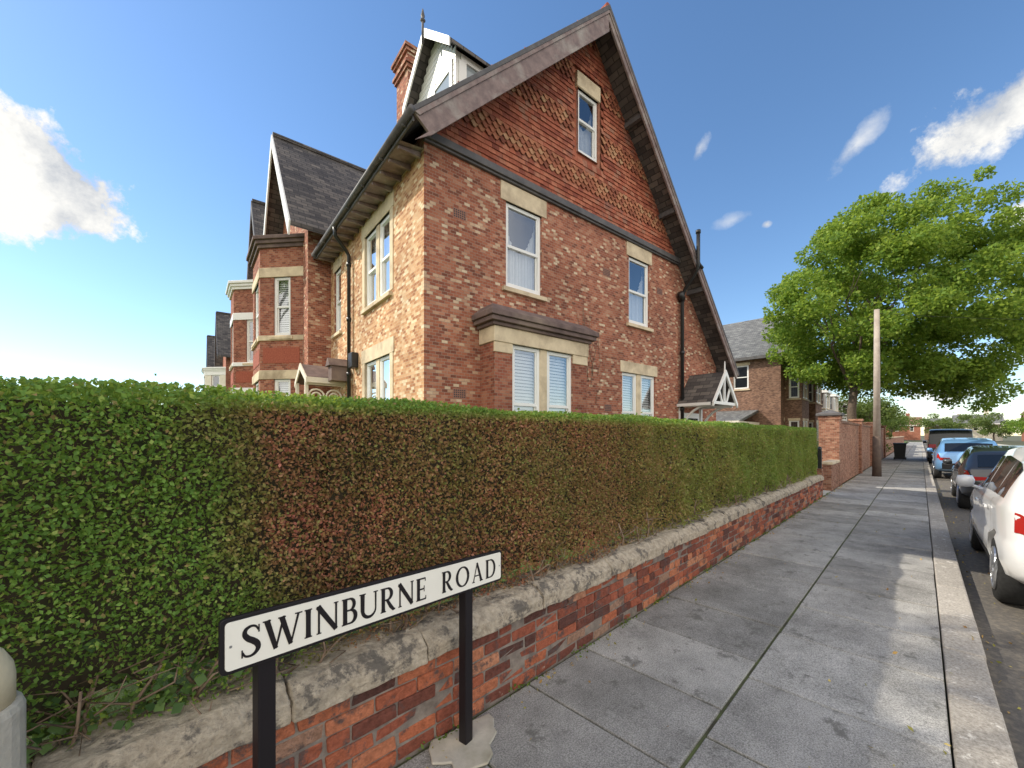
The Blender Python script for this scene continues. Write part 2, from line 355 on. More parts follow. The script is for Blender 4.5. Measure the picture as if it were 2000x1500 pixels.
# ================================================================= SETTING
mb = MB(); mb.poly([(-1500,-1500,-.16),(1500,-1500,-.16),(1500,1500,-.16),(-1500,1500,-.16)]); struct(mb.build('ground', M['ground']))
mb = MB(); mb.poly([(-20,-.325,-.11),(230,-.325,-.11),(230,-7.6,-.11),(-20,-7.6,-.11)]); struct(mb.build('road', M['asphalt'], rz=AR))
mb = MB(); mb.box(-20,150,-.11,1.81,-.14,-.014); struct(mb.build('pavement_bed', M['joint'], rz=AR))
mb = MB()
for (l0,l1,off) in ((-.112,.804,0),(.818,1.78,.33)):
    s = -4+off
    while s < 130:
        L = .62+U(-.03,.25); dz = U(-.004,.004); t1 = U(-.003,.003)
        k = len(mb.v)
        mb.box(s, s+L-.014, l0+U(0,.005), l1-U(0,.006), -.04, 0)
        for q in range(4,8): mb.v[k+q].z += dz + (t1 if q in (4,5) else -t1)
        s += L
struct(mb.build('pavement', M['pave'], rz=AR, bevel=.006))
mb = MB(); s = -4
while s < 130:
    L = U(.8,1.1); mb.box(s, s+L-.008, -.33+U(-.004,.004), -.118, -.2, .004+U(-.003,.003)); s += L
struct(mb.build('kerb', M['kerb'], rz=AR, bevel=.012))
mb = MB(); mb.box(-20,230,-7.85,-7.6,-.16,.0); mb.box(-20,230,-10,-7.86,-.16,-.004); struct(mb.build('pavement_opposite', M['concrete'], rz=AR))
mb = MB(); mb.box(-30,13.1,2.03,40,-.1,.22); mb.box(16.8,130,2.1,40,-.1,.15); struct(mb.build('lawn', M['grass'], rz=AR))
mb = MB(); mb.box(13.1,16.8,1.81,14,-.1,.002); struct(mb.build('driveway', M['concrete'], rz=AR))

# ================================================================= BOUNDARY WALL
S0, S1 = -1.6, 13.1
w = thing('boundary_wall', 'low red brick garden wall with weathered stone coping under the hedge', 'wall', RL(0,1.79), AR)
mb = MB()
for c in range(6):
    s = S0 - (c % 2)*.112 ; z = .004 + c*.075
    while s < S1:
        L = .215 if (c % 3) else (.215 if random.random() < .5 else .103)
        j = U(-.009,.006); k = len(mb.v); mb.box(s, min(s+L,S1), j, .1, z, z+.066)
        for q in range(k, k+8): mb.v[q] += Vector((U(-.005,.005), U(-.005,.005), U(-.004,.004)))
        s += L+.010
mb.build('brickwork', M['wallbrick'], w, bevel=.008)
mb = MB(); mb.box(S0,S1,.006,.22,-.05,.451); mb.build('mortar_bed', M['mortar'], w)
tx = bpy.data.textures.new('rough', 'CLOUDS'); tx.noise_scale = .09; tx.noise_depth = 6
s = S0
while s < S1:
    L = min(U(.55,1.15), S1-s); hh_ = U(-.012,.010); mb = MB(); q = U(-.012,.010)
    mb.prism([(s,-.03+q,.452),(s,-.03+q,.53+hh_),(s,.03,.585+hh_),(s,.2,.60+hh_),(s,.27,.58+hh_),(s,.27,.452)],(L-.010,U(-.008,.008),U(-.006,.006)))
    o = mb.build('coping_stone', M['coping'], w, bevel=.006)
    m = o.modifiers.new('sub','SUBSURF'); m.subdivision_type = 'SIMPLE'; m.levels = 4; m.render_levels = 4
    m = o.modifiers.new('disp','DISPLACE'); m.texture = tx; m.strength = .028; m.texture_coords = 'LOCAL'
    s += L

# ================================================================= HEDGE
hg = thing('hedge', 'long clipped green privet hedge with reddish lens flare painted into its leaves growing above the low garden wall', 'hedge', RL(0,1.9), AR)
HT = 1.765
def hedge_top(s): return HT + .010*np.sin(s*2.1)+.008*np.sin(s*5.3+1)
def front_off(s, z): return .025*np.sin(s*3.1+z*4)+.018*np.sin(s*7.7+2)+.015*np.sin(z*11+s)
Ps, Sz = [], []
def add_front(sa, sb, dens, size, jit=.03):
    n = int((sb-sa)*1.2*dens); s = rng.uniform(sa,sb,n); z = .57+(HT-.57)*rng.uniform(0,1,n)
    lowz = np.clip((.9-s)/1.2,0,1)*.22
    low = np.clip((z-.58-lowz*.6)/(.2+lowz), .32, 1); keep = rng.uniform(0,1,n) < low; s = s[keep]; z = z[keep]
    top = hedge_top(s); z = np.minimum(z, top)
    edge = np.clip((z-(HT-.1))/.1, 0, 1)**2*.05
    l = front_off(s,z) + edge + rng.exponential(jit, len(s)) - .02
    Ps.append(np.stack([s,l,z],1)); Sz.append(rng.uniform(.7,1.25,len(s))*size)
add_front(-1.7,1.2,19500,.0178); add_front(1.2,4,12500,.0215); add_front(4,13.05,5600,.032)
def add_top(sa,sb,dens,size):
    n = int((sb-sa)*.95*dens); s = rng.uniform(sa,sb,n); l = rng.uniform(-.02,.93,n)
    z = hedge_top(s) - rng.exponential(.03,n) + .02; z -= np.clip((.06-l)/.06,0,1)**2*.05
    st = rng.uniform(0,1,n) > .992; z = z + st*rng.uniform(0,.03,n)
    Ps.append(np.stack([s,l,z],1)); Sz.append(rng.uniform(.7,1.25,n)*size)
add_top(-1.7,4,8000,.022); add_top(4,13.05,3200,.032)
n = 5000; z = rng.uniform(.6,HT,n); Ps.append(np.stack([13.05-rng.exponential(.04,n), rng.uniform(0,.95,n), z],1)); Sz.append(rng.uniform(.8,1.2,n)*.034)
n = 14000; s = rng.uniform(-1.7,13,n); Ps.append(np.stack([s, rng.uniform(.75,.95,n), rng.uniform(.3,HT,n)],1)); Sz.append(rng.uniform(.8,1.2,n)*.05)
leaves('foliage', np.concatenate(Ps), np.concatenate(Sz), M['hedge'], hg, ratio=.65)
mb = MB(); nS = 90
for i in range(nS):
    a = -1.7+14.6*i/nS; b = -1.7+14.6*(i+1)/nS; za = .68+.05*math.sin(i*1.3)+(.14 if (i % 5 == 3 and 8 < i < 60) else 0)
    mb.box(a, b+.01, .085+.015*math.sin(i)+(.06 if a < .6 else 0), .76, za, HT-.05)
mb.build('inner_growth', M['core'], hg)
mb = MB()
s = -1.5
while s < 13:
    for q in range(3 if s < .6 else 2):
        x = s+U(-.05,.05); y = U(.0,.16); pts = [(x,y,.3)]
        for k in range(4): pts.append((pts[-1][0]+U(-.08,.08), max(-.02,pts[-1][1]+U(-.05,.03)), pts[-1][2]+U(.08,.15)))
        r0 = U(.006,.013); mb.tube(pts, [r0*(1-.12*k) for k in range(5)], 5)
        for k in range(1,4):
            for e in range(2):
                p = pts[k]; mb.tube([p,(p[0]+U(-.12,.12),p[1]+U(-.08,.02),p[2]+U(.02,.1)),(p[0]+U(-.18,.18),p[1]+U(-.08,.02),p[2]+U(.06,.15))],[r0*.5,r0*.35,.0015],4)
    s += .2 if s < 4 else .4
mb.build('stems', M['stem'], hg, smooth=True)
n = 220; P = np.stack([rng.uniform(-.75,.35,n), rng.uniform(-.04,.12,n), .62+rng.exponential(.05,n)],1)
leaves('ivy_leaves', P, rng.uniform(.03,.055,n), leafmat('ivy_leaf', [(0,(.05,.11,.04)),(1,(.15,.24,.08))], .2), hg, ratio=.9)

# ================================================================= STREET SIGN
A = Vector((-.866,1.198,0)); ang = math.atan2(1.072,.808); LEN = 1.342
sg = thing('street_sign', 'white and black SWINBURNE ROAD street nameplate on two black posts in front of the wall', 'street sign', A, ang)
tilt = -.091/LEN
def rrect(x0,x1,z0,z1,r,y):
    out = []
    for (cx,cz,a0) in ((x1-r,z0+r,-90),(x1-r,z1-r,0),(x0+r,z1-r,90),(x0+r,z0+r,180)):
        for k in range(6):
            t = math.radians(a0+18*k); out.append((cx+r*math.cos(t),y,cz+r*math.sin(t)))
    return out
def sh(pts): return [(p[0],p[1],p[2]+.879+tilt*p[0]) for p in pts]
mb = MB(); mb.prism(sh(rrect(0,LEN,0,.17,.016,0)),(0,.016,0)); mb.build('sign_frame', M['ink'], sg, bevel=.002)
mb = MB(); mb.prism(sh(rrect(.012,LEN-.012,.012,.158,.012,-.003)),(0,.003,0)); plate = mb.build('sign_plate', M['signwhite'], sg)
for x in (.137,1.097):
    mb = MB(); mb.box(x-.027,x+.027,.018,.068,-.02,.879+.15+tilt*x); mb.build('post', M['ink'], sg, bevel=.004)
mb = MB(); pts = []
for k in range(22):
    t = 2*math.pi*k/22; r = .17*(1+.18*math.sin(3*t+1)+.1*math.sin(7*t)); pts.append((1.09+r*1.15*math.cos(t), .03+r*math.sin(t)*.85, .001))
mb.prism(pts,(0,0,.014)); mb.build('concrete_footing', M['concrete'], sg, bevel=.008)
lay = [0]
tm = MB()
def crom(pts, n=6):
    P = [pts[0]]+list(pts)+[pts[-1]]; out = []
    for i in range(1,len(P)-2):
        for k in range(n):
            t = k/n; o = []
            for c in range(len(P[0])):
                p0,p1,p2,p3 = P[i-1][c],P[i][c],P[i+1][c],P[i+2][c]
                o.append(.5*((2*p1)+(-p0+p2)*t+(2*p0-5*p1+4*p2-p3)*t*t+(-p0+3*p1-3*p2+p3)*t**3))
            out.append(tuple(o))
    out.append(tuple(pts[-1])); return out
CH = .098
def rib(ox, pts, sc=1):
    L, R = [], []
    for i,p in enumerate(pts):
        a = pts[max(i-1,0)]; b = pts[min(i+1,len(pts)-1)]; dx,dz = b[0]-a[0], b[1]-a[1]; q = math.hypot(dx,dz) or 1; nx,nz = -dz/q, dx/q
        wd = p[2]*1.12+.006
        L.append((p[0]+nx*wd/2, p[1]+nz*wd/2)); R.append((p[0]-nx*wd/2, p[1]-nz*wd/2))
    lay[0] += 1; y = -.0042-.00004*(lay[0] % 25)
    for i in range(len(pts)-1):
        q = [L[i],L[i+1],R[i+1],R[i]]
        tm.poly(sh([(ox+a*CH*.96, y, .036+b*CH) for a,b in q]))
TK, TN = .155, .065
def stem(ox,x,z0=0,z1=1,w=TK,s0=True,s1=True):
    rib(ox,[(x,z0,w*1.12),(x,z0+(z1-z0)*.2,w),(x,z0+(z1-z0)*.8,w),(x,z1,w*1.12)])
    if s0: rib(ox,[(x-w*.5-.06,z0+.018,.036),(x+w*.5+.06,z0+.018,.036)])
    if s1: rib(ox,[(x-w*.5-.06,z1-.018,.036),(x+w*.5+.06,z1-.018,.036)])
def arc(cx,cz,rx,rz,a0,a1,wth,wtk,n=22):
    out = []
    for k in range(n+1):
        t = math.radians(a0+(a1-a0)*k/n); out.append((cx+rx*math.cos(t), cz+rz*math.sin(t), wth+(wtk-wth)*abs(math.cos(t))**1.3))
    return out
def gS(o):
    rib(o, crom([(.50,.80,.04),(.42,.93,.055),(.28,.97,.07),(.13,.90,.10),(.09,.75,.13),(.19,.60,.155),(.34,.49,.165),(.46,.37,.16),(.49,.22,.13),(.39,.08,.09),(.24,.03,.065),(.10,.07,.055),(.03,.20,.04)]))
    rib(o,[(.515,.72,.035),(.515,.97,.035)]); rib(o,[(.015,.03,.035),(.015,.28,.035)])
def gW(o):
    rib(o,[(.07,1,.16),(.36,0,.13)]); rib(o,[(.36,0,.05),(.62,1,.07)]); rib(o,[(.55,1,.16),(.86,0,.13)]); rib(o,[(.86,0,.05),(1.13,1,.07)])
    for x in (.07,.56,1.13): rib(o,[(x-.13,.982,.036),(x+.13,.982,.036)])
def gI(o): stem(o,.14)
def gN(o):
    stem(o,.12,w=.065); rib(o,[(.08,1,.17),(.8,0,.15)]); stem(o,.8,w=.065,s0=False)
def gB(o):
    stem(o,.14); rib(o,[(.14,.97,.05),(.34,.97,.055)]+arc(.34,.75,.19,.22,90,-90,.055,.13)+[(.14,.53,.05)]); rib(o,[(.14,.53,.05),(.36,.53,.055)]+arc(.36,.28,.23,.25,90,-90,.055,.15)+[(.14,.03,.05)])
def gU(o):
    rib(o,[(.14,1,TK*1.1),(.14,.34,TK)]+[(.14+.31*(1-math.cos(math.radians(t))), .34-.31*math.sin(math.radians(t)), .145-.085*t/180) for t in range(10,181,10)]+[(.76,1,.07)])
    for x,h in ((.14,.15),(.76,.11)): rib(o,[(x-h,.982,.036),(x+h,.982,.036)])
def gR(o):
    stem(o,.14); rib(o,[(.14,.97,.05),(.34,.97,.055)]+arc(.34,.73,.22,.24,90,-90,.055,.145)+[(.14,.49,.05)])
    rib(o,[(.33,.49,.11),(.52,.18,.14),(.66,.03,.11),(.76,.02,.04)])
def gE(o):
    stem(o,.14)
    for z,x in ((.972,.55),(.5,.48),(.028,.58)): rib(o,[(.14,z,.056),(x,z,.056)]); rib(o,[(x,z-(.13 if z>.4 else .02),.035),(x,z+(.14 if z<.6 else .02),.035)])
def gO(o): rib(o, arc(.48,.5,.42,.48,0,360,.055,.155,48))
def gA(o):
    rib(o,[(.10,0,.06),(.42,1,.06)]); rib(o,[(.40,1,.12),(.76,0,.155)]); rib(o,[(.2,.33,.05),(.64,.33,.05)])
    rib(o,[(0,.018,.036),(.22,.018,.036)]); rib(o,[(.62,.018,.036),(.90,.018,.036)])
def gD(o):
    stem(o,.14); rib(o,[(.14,.97,.05),(.40,.97,.055)]+arc(.40,.5,.38,.47,90,-90,.055,.15,26)+[(.14,.03,.05)])
GL = {'S':(gS,.55),'W':(gW,1.2),'I':(gI,.28),'N':(gN,.9),'B':(gB,.64),'U':(gU,.86),'R':(gR,.76),'E':(gE,.62),'O':(gO,.96),'A':(gA,.88),'D':(gD,.85)}
def word(t, x0, x1):
    tot = sum(GL[c][1] for c in t)*CH*.96; gap = ((x1-x0)-tot)/(len(t)-1); x = x0
    for c in t: GL[c][0](x); x += GL[c][1]*CH*.96+gap
word('SWINBURNE', .055, .79); word('ROAD', .885, 1.28)
tm.build('lettering', M['ink'], plate, recalc=False)
for x in (.026, LEN-.026):
    mb = MB(); mb.lathe((x,-.0045,.879+.085+tilt*x),[(.004,0),(.004,.003)],10,'y'); mb.build('screw', M['rim'], plate)

# bollard at the left edge
bo = thing('bollard', 'lichen-stained cream stone bollard with domed top at the left corner of the wall', 'bollard', (-1.385,1.0,0), 0)
mb = MB(); mb.lathe((0,0,0),[(.117,0),(.117,.885),(.112,.90),(.104,.905)],28); mb.build('base', M['concrete'], bo, smooth=False)
mb = MB(); mb.lathe((0,0,0),[(.100,.905),(.100,.97),(.096,1.0),(.08,1.035),(.05,1.055),(.02,1.062)],28); mb.build('domed_top', M['bollard'], bo, smooth=True)

# ================================================================= MAIN HOUSE
h = thing('brick_house', 'large red brick corner house with tile-hung gable and grey-brown bargeboards behind the hedge', 'house', HC, AH)
GF = ((0,0,0),(1,0,0),(0,-1,0)); LF = ((0,0,0),(0,1,0),(-1,0,0))
RX, RZ, LS, RS = 4.1, 10.9, .99, 1.15
lz = lambda x: 6.455+LS*(x+.4)
rzf = lambda x: RZ-RS*(x-RX)
XE = 10.2
mb = MB(*GF)
holesG = [(1.70,2.62,4.45,6.07),(5.57,6.46,4.43,6.09),(5.30,6.74,1.2,3.16)]
wall(mb,0,7.9,0,6.5,holesG+[(1.5,3.06,1.1,3.23)])
mb.poly([(7.9,0,0),(XE,0,0),(XE,0,rzf(XE)-.12),(7.9,0,6.5)])
mb.P = Vector((0,0,0)); mb.a = Vector((1,0,0)); mb.n = Vector((0,1,0))
mb.poly([(XE,0,0),(XE,9,0),(XE,9,3.8),(XE,0,3.8)])
mb.poly([(0,9,0),(XE,9,0),(XE,9,3.8),(RX,9,10.6),(0,9,6.5)])
mb.build('wall', M['brick'], h)
mb = MB(*LF); holesL = [(1.45,2.9,4.38,5.95),(1.45,2.9,.9,3.18),(4.75,5.35,4.3,5.95)]
wall(mb,0,6.2,0,6.6,holesL); o = mb.build('wall', M['bricksunlit'], h); o['label'] = 'brick side wall with warm sunlight painted into its colour'
window(h,GF,1.70,2.62,4.45,6.07,cover='net',lo=.13,lintel=.35)
window(h,GF,5.57,6.46,4.43,6.09,cover='net',lo=.1,lintel=.34)
window(h,GF,5.30,6.74,1.2,3.16,cover='blind',mull=6.02,lintel=.28,lo=.08)
window(h,LF,1.45,2.9,4.38,5.95,mull=2.18,jamb=.16,lintel=.3,lo=.2,cover='full',revmat='stone')
window(h,LF,1.45,2.9,.9,3.18,mull=2.18,jamb=.16,lintel=.3,lo=.2,cover='full',revmat='stone')
window(h,LF,4.75,5.35,4.3,5.95,lintel=.28,lo=.1,cover='full')
# gable backing and tiles
mb = MB(*GF); d = -.02
ax0, ax1, az0, az1 = 3.68,4.36,7.87,9.28
mb.poly([(0,d,6.5),(ax0,d,6.5),(ax0,d,lz(ax0)-.1),(0,d,lz(0)-.1)])
mb.poly([(ax0,d,6.5),(ax1,d,6.5),(ax1,d,az0),(ax0,d,az0)])
mb.poly([(ax0,d,az1),(ax1,d,az1),(ax1,d,rzf(ax1)-.1),(RX,d,RZ-.1),(ax0,d,lz(ax0)-.1)])
mb.poly([(ax1,d,6.5),(7.8,d,6.5),(ax1,d,rzf(ax1)-.1)])
mb.build('gable_backing', M['tile'], h)
mb = MB(*GF); mo = MB(*GF); z = 6.62; row = 0
while z < RZ-.2:
    xl = (z-6.455)/LS-.4+.02; xr = RX+(RZ-z)/RS-.1
    if z < 6.9: xl = max(xl,.02)
    x = .16*math.floor(xl/.16)+(.08 if row % 2 else 0)-.16
    orn = (row % 11) in (5,6,7,8)
    while x < xr:
        a, b = x+.002, x+.158
        if not (b > ax0-.05 and a < ax1+.07 and z+.1 > az0-.13 and z < az1+.36) and b > xl and a < xr+.05:
            j = U(-.003,.003); o1 = .034+U(-.003,.007); o2 = .006
            if orn:
                m_ = (a+b)/2; pts = [(a,o1+.012,z+.05+j),(m_-.025,o1+.012,z-.018+j),(m_+.025,o1+.012,z-.018+j),(b,o1+.012,z+.05+j),(b,o2,z+.16),(a,o2,z+.16)]; mo.prism(pts,(0,-.012,0))
            else: mb.prism([(a,o1,z+j),(b,o1,z+j+U(-.003,.003)),(b,o2,z+.16),(a,o2,z+.16)],(0,-.012,0))
        x += .16
    z += .1; row += 1
mb.build('hanging_tiles', M['tile'], h); mo.build('ornamental_tiles', M['tileorn'], h)
window(h,GF,ax0,ax1,az0,az1,d=.03,lo=.05,lintel=.34,split=.55,stoneproud=.03,cover='net',sill=False)
mb = MB(*GF); mb.box(-.02,7.95,0,.10,6.47,6.60); mb.box(-.02,7.95,0,.06,6.43,6.47); mb.build('gable_band', M['lead'], h, bevel=.01)
# roof
RV = -.5; RB = 9.2; th = .09
mb = MB()
mb.prism([(-.45,RV,6.40),(RX,RV,RZ-.005),(RX,RV,RZ-th-.03),(-.45,RV,6.40-th)],(0,RB-RV,0))
mb.prism([(RX+.001,RV,RZ-.005),(XE+.3,RV,rzf(XE+.3)),(XE+.3,RV,rzf(XE+.3)-th),(RX+.001,RV,RZ-th-.03)],(0,RB-RV,0))
roof = mb.build('roof', M['slate'], h)
mb = MB(); mb.tube([(RX,RV-.03,RZ+.02),(RX,RB,RZ+.02)],.08,8); mb.build('ridge_tiles', M['terra'], roof)
mb = MB()
for (x0,x1) in ((-.47,RX),(XE+.33,RX)):
    f = (lambda x: lz(x)) if x0 < RX else rzf
    mb.prism([(x0,RV-.075,f(x0)+.03),(x1,RV-.075,RZ+.035),(x1,RV-.075,RZ-.08),(x0,RV-.075,f(x0)-.06)],(0,.075,0))
mb.build('verge', M['lead'], roof, bevel=.008)
def lboard(mb,y0,y1,t0,t1,x0=-.42,x1=RX-.001,fz=lz,xb=None):
    mb.prism([(x0,y0,fz(x0)-t0),(x1,y0,fz(x1)-t0),(x1,y0,fz(x1)-t1),(x0+(t1*.5 if fz is lz else -t1*.35),y0,fz(x0+(t1*.5 if fz is lz else -t1*.35))-t1)],(0,y1-y0,0))
for side_ in (0,1):
    mb = MB()
    if side_ == 0: lboard(mb,RV-.045,RV,.06,.55); lboard(mb,RV-.065,RV-.0455,.06,.16); lboard(mb,RV-.06,RV-.0455,.48,.56)
    else: lboard(mb,RV-.045,RV,.06,.30,XE+.30,RX+.001,rzf); lboard(mb,RV-.065,RV-.0455,.06,.14,XE+.30,RX+.001,rzf)
    mb.build('bargeboard', M['board'], h, bevel=.005)
for x in (5.4,6.9,8.4): mb = MB(); mb.box(x-.05,x+.05,RV+.02,0,rzf(x)-.26,rzf(x)-.14); mb.build('purlin_end', M['lead'], h)
# eaves left
mb = MB(); mb.box(-.43,-.40,RV,5.5,6.27,6.36); mb.build('fascia', M['lead'], h)
mb = MB(); mb.poly([(-.42,0,6.27),(0,0,6.32),(0,5.5,6.32),(-.42,5.5,6.27)])
for i in range(14): mb.prism([(-.39,.1+i*.4,6.265),(-.01,.1+i*.4,6.31),(-.01,.1+i*.4,6.22),(-.39,.1+i*.4,6.22)],(0,.05,0))
mb.build('soffit', M['board'], h)
mb = MB(); mb.tube([(-.48,RV-.1,6.37),(-.48,5.55,6.37)],.052,10)
for i in range(7): mb.box(-.50,-.42,-.3+i*.95,-.275+i*.95,6.29,6.42)
mb.build('gutter', M['lead'], h, smooth=True)
mb = MB(); mb.tube([(-.47,3.55,6.32),(-.43,3.62,6.15),(-.15,3.78,5.95),(-.08,3.8,5.85),(-.08,3.8,.2)],.042,10)
for z in (5.6,4.3,3.0,1.6): mb.tube([(-.08,3.8,z),(-.08,3.8,z+.09)],.055,10)
mb.build('downpipe', M['black'], h, smooth=True)
mb = MB(); mb.box(-.16,-.002,3.35,3.62,3.15,3.5); mb.build('alarm_box', M['black'], h, bevel=.02)
# right soil pipe
mb = MB(*GF); mb.tube([(7.96,.09,.1),(7.96,.09,5.55),(7.93,.2,5.75),(7.82,.58,6.1),(7.79,.64,6.25),(7.79,.64,7.12)],.05,10)
for z in (5.4,3.9,2.3): mb.tube([(7.96,.09,z),(7.96,.09,z+.1)],.064,10)
mb.tube([(7.79,.64,6.28),(8.05,.62,6.22)],.045,8); mb.tube([(7.79,.64,7.08),(7.79,.64,7.17)],.065,8)
mb.tube([(7.80,.12,5.62),(7.96,.09,5.45)],.09,8)
mb.build('soil_pipe', M['black'], h, smooth=True)
# air bricks
for (x,z) in ((.68,5.47),(.68,2.33),(4.7,5.45),(4.75,2.25),(6.95,5.5)):
    mb = MB(*GF); mb.box(x-.14,x+.14,-.01,.003,z-.09,z+.09); v = mb.build('air_brick', M['vent'], h)
    mb = MB(*GF)
    for i in range(6):
        for j in range(4): mb.box(x-.118+i*.041,x-.118+i*.041+.026,.0035,.005,z-.072+j*.038,z-.072+j*.038+.024)
    mb.build('air_slots', M['dark'], v)
# box bay
BX0,BX1,BD = 1.11,3.48,.45
mb = MB(*GF); wall(mb,BX0,BX1,0,3.3,[(1.5,3.06,1.1,3.23)],BD)
mb.poly([(BX0,0,0),(BX0,BD,0),(BX0,BD,3.3),(BX0,0,3.3)]); mb.poly([(BX1,0,0),(BX1,BD,0),(BX1,BD,3.3),(BX1,0,3.3)])
bay = mb.build('bay', M['brick3'], h)
mb = MB(*GF); mb.box(BX0-.03,BX1+.03,.001,BD+.035,3.23,3.50); mb.box(BX0-.015,1.5,BD-.02,BD+.02,3.05,3.23); mb.box(3.06,BX1+.015,BD-.02,BD+.02,3.05,3.23); mb.build('bay_lintel', M['stone'], bay, bevel=.01)
mb = MB(*GF)
mb.box(BX0-.08,BX1+.08,.001,BD+.08,3.50,3.56); mb.box(BX0-.15,BX1+.15,.001,BD+.15,3.56,3.64); mb.box(BX0-.19,BX1+.19,.001,BD+.19,3.64,3.74)
k = len(mb.v)
for (e,zz,dd) in ((.17,3.74,BD+.17),(.0,3.90,BD-.05)):
    mb.v += [mb.T((BX0-e,.001,zz)), mb.T((BX1+e,.001,zz)), mb.T((BX1+e,dd,zz)), mb.T((BX0-e,dd,zz))]
for q in ((0,1,5,4),(1,2,6,5),(2,3,7,6),(3,0,4,7),(4,5,6,7)): mb.f.append([k+i for i in q])
mb.build('bay_hood', M['hood'], bay, bevel=.012)
window(h,GF,1.5,3.06,1.1,3.23,d=BD,mull=2.28,lintel=0,cover='blind')
# climber stems on the wall
mb = MB(*GF)
for i in range(16):
    x = 4.0+U(-.45,.45); z = U(2.2,3.4); pts = [(x,.012,z)]
    dx = U(-.12,.12)
    for k in range(8): pts.append((pts[-1][0]+dx*.4+U(-.06,.06),.012,pts[-1][2]+U(.08,.24)))
    mb.tube(pts,[.006*(1-.09*k) for k in range(9)],4)
mb.tube([(3.9,.02,.2),(3.95,.02,1.2),(3.85,.02,2.3),(4.0,.02,3.2)],[.02,.015,.012,.007],6)
tag(mb.build('climber_stems', M['stem'], None, smooth=True, loc=HC, rz=AH), 'leafless climber stems clinging to the gable wall right of the box bay', 'plant')
# dormer
DX,DY0,DY1,DE,DA = 1.2,1.0,2.8,9.4,10.3
dm = (DY0+DY1)/2
mb = MB(); mb.poly([(DX,DY0,7.7),(DX,DY1,7.7),(DX,DY1,DE),(DX,dm,DA),(DX,DY0,DE)])
mb.poly([(DX,DY0,7.7),(2.8,DY0,7.7),(2.8,DY0,DE),(DX,DY0,DE)]); mb.poly([(DX,DY1,7.7),(2.8,DY1,7.7),(2.8,DY1,DE),(DX,DY1,DE)])
for i in range(20):
    z = 8.0+i*.115; hw = .9 if z < DE else max(0,(DA-z)/(DA-DE)*.9-.05)
    if hw > .1: mb.box(DX-.02,DX,dm-hw,dm+hw,z,z+.1)
dor = mb.build('dormer', M['white'], h)
mb = MB(*((DX,0,0),(0,1,0),(-1,0,0))); mb.box(dm-.72,dm-.02,.022,.028,8.35,9.15); mb.build('dormer_pane', M['dglass'], dor)
mb = MB(*((0,DY0,0),(1,0,0),(0,-1,0))); mb.box(DX+.22,2.5,.002,.01,8.5,9.22); mb.build('dormer_pane', M['dglass'], dor)
mb = MB(); y = DY0-.012
mb.box(DX+.1,2.6,y-.03,y,9.22,9.36); mb.box(DX+.05,DX+.22,y-.03,y,8.4,9.22); mb.box(DX+.72,DX+.84,y-.03,y,8.4,9.22)
mb.box(DX-.05,DX-.03,dm-.8,dm-.70,8.2,9.3); mb.box(DX-.05,DX-.03,dm-.05,dm+.03,8.2,9.3); mb.box(DX-.05,DX-.03,dm-.7,dm-.05,9.1,9.2)
mb.build('dormer_frame', M['white'], dor)
mb = MB()
for sg_ in (-1,1):
    mb.prism([(DX-.25,dm,DA+.1),(DX-.25,dm+sg_*1.08,DE-.02),(DX-.25,dm+sg_*1.08,DE-.09),(DX-.25,dm,DA+.02)],(2.9,0,0))
mb.build('dormer_roof', M['slate'], dor)
mb = MB()
for sg_ in (-1,1):
    mb.prism([(DX-.29,dm,DA+.08),(DX-.29,dm+sg_*1.1,DE-.04),(DX-.29,dm+sg_*1.1,DE-.22),(DX-.29,dm,DA-.12)],(.035,0,0))
mb.build('dormer_bargeboard', M['white'], dor)
mb = MB(); mb.tube([(DX-.3,dm,DA-.25),(DX-.3,dm,DA+.45)],[.03,.02],8); mb.lathe((DX-.3,dm,DA+.2),[(.02,0),(.06,.03),(.02,.07),(.045,.12),(.01,.28)],10); mb.build('finial', M['lead'], dor, smooth=True)
# chimneys
def chimney(par, x, y, z0, z1, wx, wy, mat, pots=2):
    mb = MB(); mb.box(x-wx/2,x+wx/2,y-wy/2,y+wy/2,z0,z1-.55)
    for i,(e,a,b) in enumerate(((.05,.55,.46),(.09,.46,.38),(.03,.38,.16),(.08,.16,.08),(.12,.08,0))): mb.box(x-wx/2-e,x+wx/2+e,y-wy/2-e,y+wy/2+e,z1-a,z1-b)
    c = mb.build('chimney', mat, par)
    for i in range(pots):
        mb = MB(); mb.lathe((x,y-wy/4+i*wy/2 if pots > 1 else y,z1),[(.12,0),(.10,.05),(.09,.18),(.12,.20),(.11,.24)],12); mb.build('chimney_pot', M['terra'], c, smooth=True)
chimney(h,1.6,4.05,6.5,11.6,.5,.72,M['brick'],1)
